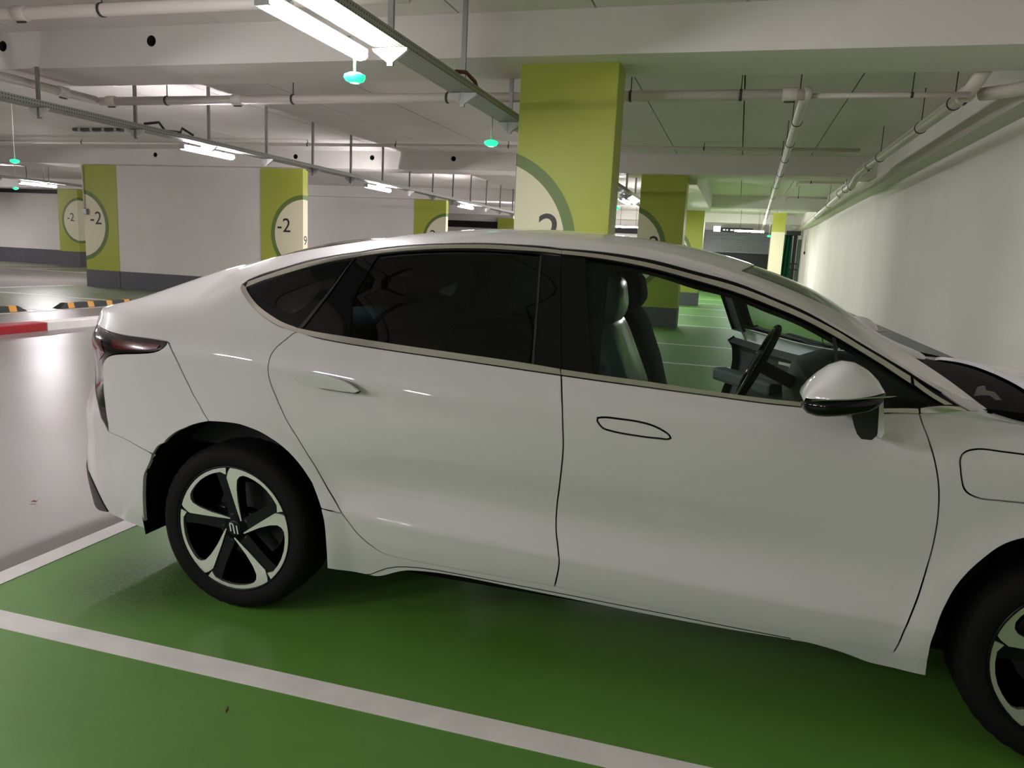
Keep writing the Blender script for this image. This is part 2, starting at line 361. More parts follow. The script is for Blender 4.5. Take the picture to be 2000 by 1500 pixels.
for i, (x, y) in enumerate(((1.15, 33.0), (1.25, 36.5))):
    c = empty('column', (x+.25, y, 0)); tag(c, ['cream and green column far down the lane, left of the green net', 'farthest cream and green column behind its neighbour'][i], 'column', 'painted columns of the car park')
    box('shaft', (x, y, 0), (x+.5, y+.4, ZC), 'column_green', c); box('base_band', (x-.005, y-.005, 0), (x+.505, y+.405, .42), 'plinth_grey', c)
    box('sign_disc', (x-.003, y-.003, .9), (x+.503, y+.403, 2.75), 'disc_cream', c)

jb = tag(empty('junction_box', (-16.42, 16.4, 1.93)), 'small grey box with conduit on the left green wall end', 'junction box')
box('box_body', (-16.49, 16.32, 1.87), (-16.36, 16.4, 2.02), 'steel', jb, .01); tube('conduit', [(-16.47, 16.37, 2.0), (-16.49, 16.37, 3.11)], .018, 'pipe_white', jb)
# ------------------------------------------------------------------ kerb, wheel stops, leaves
kb = tag(empty('kerb', (-9.42, 8.5, 0)), 'low raised kerb in red and white blocks across the lane', 'kerb')
for a, b, m in ((2.4, 4.4, 'kerb_white'), (4.41, 6.45, 'kerb_red'), (6.46, 8.5, 'kerb_red'), (8.51, 10.6, 'kerb_white'), (10.61, 12.7, 'kerb_red'), (12.71, 14.8, 'kerb_white')):
    box('kerb_block', (-9.56, a, -.01), (-9.30, b, .12), m, kb, bevel=.012)
def wheel_stop(y0, y1, label):
    t = tag(empty('wheel_stop', (-11.9, (y0+y1)/2, 0)), label, 'wheel stop', 'rubber wheel stops at the left bays')
    def bar(name, a, b, g, m, ta=0, tb=0):
        bm = bmesh.new(); o = parent_origin(t); prof = [(-.085-g, 0), (-.055-g, .10+g), (.055+g, .10+g), (.085+g, 0)]
        r1 = [bm.verts.new(Vector((-11.9+x, a+(ta if z > .02 else 0), z))-o) for x, z in prof]; r2 = [bm.verts.new(Vector((-11.9+x, b-(tb if z > .02 else 0), z))-o) for x, z in prof]
        for i in range(3): bm.faces.new((r1[i], r1[i+1], r2[i+1], r2[i]))
        bm.faces.new(r1[::-1]); bm.faces.new(r2); bmesh.ops.recalc_face_normals(bm, faces=bm.faces)
        return link(name, mesh_of(bm, name), m, t)
    bar('rubber_bar', y0, y1, 0, 'rubber_black', .16, .16)
    n = 4
    for i in range(n):
        c = y0+(y1-y0)*(i+.5+.1)/(n+.2); bar('reflector_band', c-.07, c+.07, .003, 'stop_yellow')
wheel_stop(8.55, 10.42, 'black and yellow wheel stop cut by the left picture edge')
wheel_stop(11.08, 13.0, 'black and yellow wheel stop just above the car boot')
def leaf(x, y, s, a, label):
    bm = bmesh.new(); pts = [(-1, 0, .004), (-.4, .35, .02), (.3, .3, .012), (1, 0, .03), (.3, -.32, .006), (-.4, -.3, .016)]
    vv = [bm.verts.new((s*(p[0]*math.cos(a)-p[1]*math.sin(a)), s*(p[0]*math.sin(a)+p[1]*math.cos(a)), p[2]*.6+.003)) for p in pts]; c = bm.verts.new((0, 0, .009))
    for i in range(6): bm.faces.new((vv[i], vv[(i+1) % 6], c))
    o = link('dry_leaf', mesh_of(bm, 'dry_leaf'), 'leaf_brown'); o.location = (x, y, .004); tag(o, label, 'leaf', 'litter on the floor')
leaf(-3.36, 2.94, .022, .4, 'small brown leaf on grey floor behind the car'); leaf(-2.28, 1.72, .022, .9, 'dark leaf scrap at the far left front'); leaf(-1.33, 1.76, .012, 2., 'tiny dark scrap in the front of the picture')

# ------------------------------------------------------------------ lights, trays, sensors
def lamp_light(x, y0, y1, z, label, cross=False, hang=False):
    """tube light: body, glowing diffuser, end caps; runs along Y (or along X when cross)"""
    L = y1-y0; t = tag(empty('tube_light', (x, (y0+y1)/2, z)), label, 'light', 'tube lights under the ceiling')
    def part(name, a, b, m, bev=0): 
        bm = bmesh.new(); bbox(bm, a, b, bev); return link(name, mesh_of(bm, name), m, t)
    part('lamp_body', (-.045, -L/2, .026), (.045, L/2, .06), 'lamp_body', .006)
    bm = bmesh.new(); prof = [(.052*math.cos(a), -.036*math.sin(a)+.014) for a in np.linspace(-.06*math.pi, 1.06*math.pi, 15)]
    r1 = [bm.verts.new((p[0], -L/2+.03, p[1])) for p in prof]; r2 = [bm.verts.new((p[0], L/2-.03, p[1])) for p in prof]
    for i in range(14): bm.faces.new((r1[i], r2[i], r2[i+1], r1[i+1]))
    bm.faces.new(r1); bm.faces.new(r2[::-1]); bmesh.ops.recalc_face_normals(bm, faces=bm.faces)
    link('diffuser', mesh_of(bm, 'diffuser', True), 'tube_glow', t)
    for s in (-1, 1): part('end_cap', (-.045, s*(L/2-.015)-.015, -.012), (.045, s*(L/2-.015)+.015, .025), 'lamp_body', .006)
    for s in (-.3, .3): part('mount', (-.01, s*L-.02, .06), (.042, s*L+.02, .075), 'steel')
    if cross or hang:
        for s in (-.3, .3): part('hanger_rod', (-.006, s*L-.006, .07), (.006, s*L+.006, ZC-z), 'steel_dark')
    if cross: t.rotation_euler[2] = math.pi/2
    return t
def tray(x, y0, y1, z, label, struts):
    """perforated cable tray on cantilever brackets; x is the tray middle"""
    t = tag(empty('cable_tray', (x, (y0+y1)/2, z)), label, 'cable tray', 'cable trays under the ceiling'); yc = (y0+y1)/2
    def part(name, a, b, m):
        bm = bmesh.new(); bbox(bm, a, b); return link(name, mesh_of(bm, name), m, t)
    part('tray_floor', (-.11, y0-yc, 0), (.11, y1-yc, .003), 'tray_sheet')
    for s in (-1, 1):
        part('side_rail', (s*.11-.0015, y0-yc, 0), (s*.11+.0015, y1-yc, .062), 'tray_sheet')
    part('cable', (-.07, y0-yc, .004), (-.02, y1-yc, .03), 'cable_dark')
    pm = bm_ = None
    for ys in struts:
        top = ZC if not any(a-.1 < ys < b+.1 for a, b in BEAMS) else ZB
        bm = bmesh.new(); bbox(bm, (-.02, ys-yc-.012, -.115), (.02, ys-yc+.012, top-z)); link('strut', mesh_of(bm, 'strut'), 'steel', t)
        for s in (-1, 1):
            bm = bmesh.new(); pl = [(s*.02, -.004), (s*.125, -.004), (s*.125, -.022), (s*.02, -.095)]
            a = [bm.verts.new((p[0], ys-yc-.016, p[1])) for p in pl]; b = [bm.verts.new((p[0], ys-yc+.016, p[1])) for p in pl]
            bm.faces.new(a); bm.faces.new(b[::-1])
            for i in range(4): bm.faces.new((a[i], b[i], b[(i+1) % 4], a[(i+1) % 4]))
            bmesh.ops.recalc_face_normals(bm, faces=bm.faces); link('bracket', mesh_of(bm, 'bracket'), 'lamp_body', t)
    return t
YL = [4.29+5.55*k for k in range(-3, 7)]; YL1 = YL[:5]+[17.15, 22.7]+YL[7:]
SY = [4.93+1.4*k for k in range(-9, 22)]
tray(-2.36, -12, 36, 2.70, 'perforated cable tray running over the car roof', SY)
tray(-7.42, -12, 36, 2.70, 'perforated cable tray over the middle lane', [y+.5 for y in SY])
tray(-19.0, 4, 30, 2.74, 'perforated cable tray at the far left', SY[12:22])
where1 = {3: 'brightest tube light, right above the boot of the car', 4: 'tube light hidden behind the nearest column', 5: 'tube light glimpsed just right of the nearest column'}
where2 = {4: 'tube light in front of the white wall panel at left', 5: 'tube light above the rear door, second in the middle row', 6: 'third tube light of the middle row, near a small green wall end', 7: 'fourth tube light of the middle row, beside the nearest column'}
for k, y in enumerate(YL):
    if k < 2: continue
    if k not in (2, 4): lamp_light(-2.53, YL1[k]-.57, YL1[k]+.57, 2.62, where1.get(k, 'tube light of the right row out of sight'))
    lamp_light(-7.60, y-.57, y+.57, 2.62, where2.get(k, 'tube light of the middle row out of sight'))
for k, y in enumerate((6.4, 11.95, 17.5, 23.05)): lamp_light(-19.19, y-.6, y+.6, 2.66, 'tube light at the far left picture edge' if k == 2 else 'tube light of the left row out of sight', hang=True)
for y in (-2.0, -4.8, -8.0): lamp_light(-5.1, y-.57, y+.57, 2.62, 'added fill tube light behind the viewpoint', hang=True)  # added fill lamps, brighten the car side and the near floor
for y in (12.0, 17.5, 23.0): lamp_light(-31.0, y-.57, y+.57, 2.66, 'added fill tube light far left, out of sight', hang=True)  # extra unseen lamps added to lift the far left wall
lamp_light(-4.3, 30.0, 31.0, 2.62, 'small crosswise tube light right of the nearest column', True)
lamp_light(.25, 29.8, 30.9, 2.62, 'small crosswise tube light at the end of the lane', True)
u = tag(empty('ceiling_strip', (-12.75, 13.1, 3.45)), 'unlit grey strip fixture on the ceiling at upper left', 'light fixture')
box('strip_body', (-13.35, 13.05, 3.44), (-12.15, 13.17, 3.5), 'steel_dark', u, .01)
for k in range(4): box('strip_clip', (-13.2+.3*k, 13.04, 3.43), (-13.14+.3*k, 13.18, 3.5), 'steel', u)
def sensor(x, y, z, top, label):
    t = tag(empty('bay_indicator', (x, y, z)), label, 'indicator', 'green bay indicators')
    lathe('led_lens', [(.001, -.032), (.03, -.030), (.058, -.018), (.070, .002), (.066, .018), (.04, .03), (.012, .034)], (x, y, z), (0, 0, 1), 'led_green', t, 24)
    lathe('led_core', [(.001, -.0335), (.022, -.033), (.030, -.0312)], (x, y, z), (0, 0, 1), 'led_white', t, 20)
    tube('stem', [(x, y, z+.03), (x, y, top)], .009, 'pipe_white', t)
sensor(-2.48, 4.66, 2.45, 2.62, 'green glowing bay indicator under the brightest tube light')
sensor(-2.46, 7.45, 2.45, 2.70, 'green bay indicator just left of the nearest column')
sensor(-11.1, 9.72, 2.45, 3.5, 'green bay indicator at upper left by the picture edge')
sensor(-19.19, 16.78, 2.5, 3.5, 'green bay indicator at the end of the far left tube light')
sensor(-2.55, 16.2, 2.42, 3.12, 'green bay indicator right of the nearest column')
sensor(-2.30, 21.0, 2.42, 2.70, 'tiny green bay indicator touching the second column')
sensor(.95, 29.6, 2.45, 3.5, 'tiny green bay indicator at the end of the lane')

# ------------------------------------------------------------------ pipes and small services
def pipe(name, label, pts, r, m='pipe_white', clamps=(), couplings=(), hang=None, cat='pipe'):
    pts = [Vector(p) for p in pts]; P = [pts[0]]
    for i in range(1, len(pts)-1):          # rounded elbows
        a, b, c = pts[i-1], pts[i], pts[i+1]; d1 = min(.12, (a-b).length*.4); d2 = min(.12, (c-b).length*.4)
        s, e = b+(a-b).normalized()*d1, b+(c-b).normalized()*d2
        P += [s*(1-t)**2+b*2*t*(1-t)+e*t*t for t in (0, .25, .5, .75, 1)]
    P.append(pts[-1])
    t = tag(empty(name, P[0]), label, cat, 'white service pipes')
    tube('pipe_run', P, r, m, t, 14)
    def at(f):
        i = min(int(f), len(pts)-2); return pts[i].lerp(pts[i+1], f-i), (pts[i+1]-pts[i]).normalized()
    for f in couplings:
        p, d = at(f); tube('coupling', [p-d*.07, p-d*.06, p+d*.06, p+d*.07], [r*1.08, r*1.25, r*1.25, r*1.08], m, t, 14)
        tube('coupling_bolt', [p+Vector((0, 0, -r*1.3))-d*.05, p+Vector((0, 0, -r*1.3))+d*.05], .012, 'steel_dark', t, 6)
    for f in clamps:
        p, d = at(f); tube('clamp', [p-d*.012, p+d*.012], r*1.14, 'steel_dark', t, 14)
        tube('hanger_rod', [p+Vector((0, 0, r)), p+Vector((0, 0, (hang or ZC)-p.z))], .006, 'steel_dark', t, 6)
    return t
pipe('sprinkler_pipe', 'long white pipe crossing behind the first beam', [(-7.75, 8.03, 3.0), (.44, 8.03, 3.0)], .05, clamps=(.12, .33, .56, .8, .93), couplings=(.02, .24, .985))
pipe('sprinkler_pipe', 'white pipe meeting the crossing pipe at upper left', [(-7.80, 3.2, 3.0), (-7.77, 7.97, 3.0)], .05, clamps=(.5,), couplings=(.9,))
pipe('conduit_pipe', 'shiny pipe running down the lane from the elbow', [(.47, 8.0, 3.02), (.45, 8.25, 2.95), (.9, 39.6, 2.95)], .05, 'pipe_white', clamps=(1.03, 1.08, 1.13, 1.19, 1.26, 1.34, 1.45, 1.6, 1.8))
pipe('sprinkler_pipe', 'thin white pipe from the elbow towards the end wall', [(.5, 8.1, 3.0), (1.86, 8.1, 3.0)], .024, clamps=(.65,))
pipe('sprinkler_pipe', 'white pipe along the end wall, bent under the second beam', [(1.93, 7.95, 3.2), (1.90, 8.3, 3.06), (1.85, 14.7, 3.05), (1.85, 15.5, 2.92), (1.85, 17.3, 2.92), (2.0, 18.6, 3.0), (2.32, 33, 2.95)], .062, clamps=(1.08, 1.3, 1.7, 3.5, 5.2, 5.5), couplings=(1.02, 1.85, 3.1, 4.0))
pipe('sprinkler_pipe', 'thick white pipe in the top right corner', [(2.46, 2.0, 2.84), (2.44, 6.4, 2.95), (2.24, 8.0, 3.02), (2.02, 8.35, 3.05)], .06, clamps=(.3, 1.4), couplings=(1.7,), hang=ZB)
pipe('sprinkler_pipe', 'white pipe along the near face of the first beam', [(-13, 5.95, 3.38), (-2.7, 5.95, 3.36)], .055, clamps=(.35, .71, .9), couplings=(.62,))
pipe('sprinkler_pipe', 'thin white pipe along the second beam', [(-20, 14.5, 3.42), (-1.9, 14.5, 3.40), (1.8, 14.6, 3.40)], .032, clamps=(.1, .3, .46, .62, .73, .86, 1.3, 1.7))
for i, y in enumerate((18.0, 21.95, 26.6)):
    pipe('sprinkler_pipe', ['nearest short branch pipe on the ceiling beyond the second beam', 'middle short branch pipe beyond the second beam', 'farthest short branch pipe beyond the second beam'][i],
         [(1.03, y, 3.1), (1.03, y, 3.2), (2.0+.05*i, y, 3.2)], .026, clamps=(1.3,))
d = tag(empty('smoke_detector', (-5.25, 10.5, 3.43)), 'small round white detector on the ceiling', 'detector')
lathe('detector_body', [(.001, 0), (.075, 0), (.085, .02), (.085, .07), (.10, .075)], (-5.25, 10.5, 3.43), (0, 0, 1), 'pipe_white', d, 24)
for pts, lab in (([(-2.28, 5.95, 2.78), (-2.27, 6.15, 2.82), (-2.26, 6.35, 2.79), (-2.27, 6.45, 2.74)], 'red cable loop on the tray near the nearest column'),
                 ([(-7.35, 8.3, 2.78), (-7.3, 8.5, 2.83), (-7.38, 8.7, 2.76), (-7.3, 8.9, 2.77), (-7.36, 9.0, 2.84), (-7.3, 9.15, 2.77)], 'dark cable loops on the tray before the left lamp')):
    tag(tube('cable_loop', pts, .016, 'cable_red' if 'red' in lab else 'cable_dark', None, 8), lab, 'cable')

# ------------------------------------------------------------------ far end of the lane
s = tag(empty('roller_shutter', (0, 40, 1.9)), 'half-lowered grey roller shutter at the end of the lane', 'shutter')
for k in range(10): box('shutter_slat', (-2.55, 40.0, 1.95+.105*k), (1.45, 40.03-.008*(k % 2), 2.05+.105*k), 'shutter_grey', s)
box('opening_back', (-2.55, 40.2, 0), (1.45, 40.28, 1.95), 'post_black', s)
g = tag(empty('hanging_sign', (-.5, 39.5, 3.0)), 'black hanging sign with pale lettering at the lane end', 'sign')
box('sign_board', (-1.36, 39.5, 2.92), (.5, 39.56, 3.14), 'sign_black', g); box('sign_symbol', (-1.36, 39.485, 2.93), (-1.02, 39.5, 3.2), 'sign_white', g)
for i, (x, w_) in enumerate(((-.9, .1), (-.74, .07), (-.56, .14), (-.34, .26), (-.02, .08), (.12, .28))): box('sign_lettering', (x, 39.49, 3.0), (x+w_, 39.5, 3.06), 'sign_white', g)
n = tag(empty('safety_net', (2.05, 37.5, 0)), 'green net hung from ceiling to floor beside the black post', 'net')
bm = bmesh.new(); prof = []
for i in range(29):
    a = i/28; prof.append((1.75+.55*a, 37.5+.10*math.sin(a*19)+.05*math.sin(a*43)))
lo = [bm.verts.new(Vector((p[0]-.12*(1-abs(i-14)/14), p[1], .05))-Vector((2.05, 37.5, 0))) for i, p in enumerate(prof)]; hi = [bm.verts.new(Vector((2.05+(p[0]-2.05)*.72, p[1], 2.8))-Vector((2.05, 37.5, 0))) for p in prof]
for i in range(28): bm.faces.new((lo[i], lo[i+1], hi[i+1], hi[i]))
link('net_sheet', mesh_of(bm, 'net_sheet', True), 'net_green', n); tube('net_rail', [(1.7, 37.5, 2.81), (2.35, 37.5, 2.81)], .02, 'post_black', n)
p = tag(empty('gate_post', (2.4, 36.5, 0)), 'black gate post at the far end of the end wall', 'post')
box('post_shaft', (2.22, 36.4, 0), (2.36, 36.55, 2.95), 'post_black', p); box('post_head', (1.9, 36.35, 2.78), (2.5, 36.6, 2.96), 'steel_dark', p)
for z in (.7, 1.25, 1.5): box('post_hinge', (2.1, 36.38, z), (2.5, 36.42, z+.06), 'post_black', p)
q = tag(empty('glazed_door', (2.47, 36.5, 0)), 'narrow grey-green glazed door against the end wall', 'door')
box('door_leaf', (2.40, 36.45, .02), (2.55, 36.5, 2.6), 'door_grey', q); box('door_frame', (2.37, 36.43, 0), (2.40, 36.52, 2.75), 'kerb_white', q)
pc = tag(tube('pull_cord', [(2.54, 34, 2.7), (2.54, 34, 2.05)], .008, 'steel_dark'), 'thin cord with black knob hanging on the end wall', 'cord')
lathe('cord_knob', [(.001, 0), (.03, .02), (.035, .08), (.02, .13), (.001, .14)], (2.54, 34, 1.92), (0, 0, 1), 'post_black', pc, 12)
# ------------------------------------------------------------------ the car's outer skin as one smooth surface S(s, t)
# s runs along the car (metres, = x on the sides), t climbs from sill (0) over belt (7) and roof edge (9) to the centre line (13)
YC=3.225
RX,FX,WZ=-1.722,1.025,0.322
XS=-2.0      # rear rounding starts
XN=1.45      # nose rounding starts
def crspl(xk,yk,x):
    # monotone-ish cubic (finite-difference tangents) interpolation, yk (n,m)
    xk=np.asarray(xk,float); yk=np.asarray(yk,float); x=np.clip(np.asarray(x,float),xk[0],xk[-1])
    h=np.diff(xk); d=np.diff(yk,axis=0)/h.reshape((-1,)+(1,)*(yk.ndim-1))
    m=np.zeros_like(yk); m[0]=d[0]; m[-1]=d[-1]
    hh0=h[:-1].reshape((-1,)+(1,)*(yk.ndim-1)); hh1=h[1:].reshape((-1,)+(1,)*(yk.ndim-1))
    m[1:-1]=(d[:-1]*hh1+d[1:]*hh0)/(hh0+hh1)
    i=np.clip(np.searchsorted(xk,x,side='right')-1,0,len(xk)-2)
    sh=(-1,)+(1,)*(yk.ndim-1)
    t=((x-xk[i])/h[i]).reshape(sh); H=h[i].reshape(sh)
    return (2*t**3-3*t**2+1)*yk[i]+(t**3-2*t**2+t)*H*m[i]+(-2*t**3+3*t**2)*yk[i+1]+(t**3-t**2)*H*m[i+1]
def sstep(a,b,x):
    t=np.clip((np.asarray(x,float)-a)/(b-a),0,1); return t*t*(3-2*t)
NF=14
# knots along s (s = x on the straight side); each row: 14 (w,z)
def sec(zc,scal,belt_w,belt_z,e_w,e_z,cz,wmax=.915,crown=2.3,botz=.21,botw=.845,shw=None,shz=.935):
    """one cross-section: zc crease height, scal scallop depth, belt, roof-edge, centre height"""
    f=[(botw,botz),(wmax-.022,.5*(botz+zc)+.02),(wmax-.004,zc),(wmax-.008-.040*scal,zc+.095),(wmax-.006,.70),(wmax,.84),
       (shw if shw else wmax-.016,shz),(belt_w,belt_z),(.5*(belt_w+e_w)+.012,.5*(belt_z+e_z)),(e_w,e_z)]
    for q in (.925,.68,.38,0.): f.append((e_w*q,cz-(cz-e_z)*q**crown))
    return f
def build_knots():
    E_=lambda z:.862-(z-1.0)*.54
    K={}
    #       s      zc  scal bw    bz     ez     cz
    rows=[(-1.70,.47,0,  .835,1.085,1.268,1.408),
          (-1.40,.462,.3,.850,1.058,1.354,1.442),
          (-1.05,.445,1, .858,1.032,1.406,1.480),
          (-0.70,.428,1, .860,1.012,1.417,1.490),
          (-0.35,.411,1, .860,.996,1.396,1.468),
          (0.00,.396,1,  .860,.983,1.328,1.405),
          (0.30,.384,.6, .860,.980,1.211,1.300),
          (0.55,.380,.1, .858,.990,1.078,1.150),
          (0.72,.38,0,  .850,.992,1.006,1.085),
          (1.00,.38,0,  .835,.965,.985,1.035),
          (1.45,.38,0,  .80,.90,.93,.99)]
    for s,zc,sc,bw,bz,ez,cz in rows:
        ew=E_(ez); wm=.915 if s<1.2 else .90
        K[s]=sec(zc,sc,bw,bz,min(ew,bw-.004),ez,cz,wm,botw=.845)
    return K
KN=build_knots()
for _s,_w,_z in ((-1.70,.894,1.003),(-1.40,.899,.975),(-1.05,.900,.950)): KN[_s][6]=(_w,_z)
for _s,_z in ((-1.70,.825),(-1.40,.835)): KN[_s][5]=(.912,_z)
# rear: quarter and tail (rows: f0..f13)
KN[-2.0]=[(.86,.232),(.893,.36),(.905,.47),(.905,.58),(.908,.69),(.903,.82),(.888,1.000),(.835,1.062),(.762,1.125),(.665,1.180),(.585,1.222),(.43,1.278),(.22,1.308),(0,1.316)]
KN[-2.4]=[(.86,.245),(.893,.375),(.905,.47),(.905,.57),(.905,.66),(.895,.80),(.880,.985),(.842,1.035),(.80,1.070),(.74,1.092),(.66,1.102),(.45,1.132),(.24,1.150),(0,1.158)]
KN[-3.0]=[(.86,.28),(.893,.40),(.905,.48),(.905,.56),(.905,.655),(.895,.79),(.880,.97),(.86,1.005),(.85,1.030),(.82,1.062),(.78,1.078),(.5,1.080),(.25,1.080),(0,1.080)]
# nose
KN[2.0]=[(.84,.22),(.88,.30),(.89,.38),(.89,.46),(.888,.58),(.88,.68),(.86,.76),(.82,.80),(.78,.825),(.72,.845),(.64,.865),(.45,.885),(.24,.90),(0,.905)]
KN[2.45]=[(.84,.22),(.88,.30),(.89,.38),(.89,.46),(.888,.55),(.88,.62),(.86,.67),(.82,.70),(.78,.72),(.72,.735),(.64,.745),(.45,.755),(.24,.76),(0,.765)]
SK=np.array(sorted(KN)); TAB=np.array([KN[k] for k in SK])
XR=np.array([-2.80,-2.80,-2.79,-2.78,-2.785,-2.715,-2.74,-2.735,-2.75,-2.77,-2.75,-2.66,-2.64,-2.64])
XF=np.array([2.10,2.13,2.15,2.15,2.14,2.12,2.09,2.06,2.03,2.0,1.98,1.95,1.94,1.94])
NR=2.5
def tcurve(row,t):
    # row (n,14,c), t (n) -> (n,c) : Catmull-Rom across features (uniform)
    n=len(t); i=np.clip(np.floor(t).astype(int),0,NF-2); u=(t-i)[:,None]
    a=np.arange(n); p1=row[a,i]; p2=row[a,i+1]
    p0=row[a,np.maximum(i-1,0)]; p3=row[a,np.minimum(i+2,NF-1)]
    # mirror for symmetry at the centre line
    last=(i==NF-2); p3=p3.copy(); p3[last]=row[a[last],NF-2]; p3[last,0]*=-1
    L1=np.linalg.norm(p1[:,:2]-p0[:,:2],axis=1)[:,None]+1e-6; L2=np.linalg.norm(p2[:,:2]-p1[:,:2],axis=1)[:,None]+1e-6; L3=np.linalg.norm(p3[:,:2]-p2[:,:2],axis=1)[:,None]+1e-6
    first=(i==0)[:,None]
    m1=np.where(first,(p2-p1),((p1-p0)/L1*L2+(p2-p1)/L2*L1)/(L1+L2)*L2)
    m2=((p2-p1)/L2*L3+(p3-p2)/L3*L2)/(L2+L3)*L2
    cr=np.array([0,0,.85]+[0]*(NF-3))            # how sharp each feature line is
    c1=cr[i][:,None]; c2=cr[np.minimum(i+1,NF-1)][:,None]; d12=p2-p1
    m1=m1*(1-c1)+d12*c1; m2=m2*(1-c2)+d12*c2
    return (2*u**3-3*u**2+1)*p1+(u**3-2*u**2+u)*m1+(-2*u**3+3*u**2)*p2+(u**3-u**2)*m2
def S(s,t):
    s=np.atleast_1d(np.asarray(s,float)); t=np.atleast_1d(np.asarray(t,float)); s,t=np.broadcast_arrays(s,t); s=s.copy(); t=np.clip(t,0,NF-1)
    row=crspl(SK,TAB,np.clip(s,SK[0],SK[-1])); n=len(s)
    rr=np.concatenate([row,np.broadcast_to(XR[None,:,None],(n,NF,1)),np.broadcast_to(XF[None,:,None],(n,NF,1))],2)
    q=tcurve(rr,t); w,z,xr,xf=q.T
    # arch flare and quarter swell
    x=s.copy()
    d1=np.hypot(x-RX,z-WZ); d2=np.hypot(x-FX,z-WZ)
    fl=.016*(1-sstep(.40,.50,d1))+.016*(1-sstep(.40,.50,d2))
    w=w+fl*(t<7)*(w>.5)
    th=np.clip(XS-s,0,1)*np.pi/2; e=2/NR
    x=np.where(s<XS,XS-(XS-xr)*np.sin(th)**e,x); w=np.where(s<XS,w*np.cos(th)**e,w)
    ph=np.clip(s-XN,0,1)*np.pi/2
    x=np.where(s>XN,XN+(xf-XN)*np.sin(ph)**e,x); w=np.where(s>XN,w*np.cos(ph)**e,w)
    return np.stack([x,YC-w,z],1)
def N(s,t):
    h=1e-3
    s=np.asarray(s,float); t=np.asarray(t,float)
    du=S(s+h,t)-S(s-h,t); dv=S(s,np.minimum(t+h*5,NF-1))-S(s,np.maximum(t-h*5,0))
    n=np.cross(du,dv); n/=np.linalg.norm(n,axis=1)[:,None]+1e-12
    return n   # sign checked below
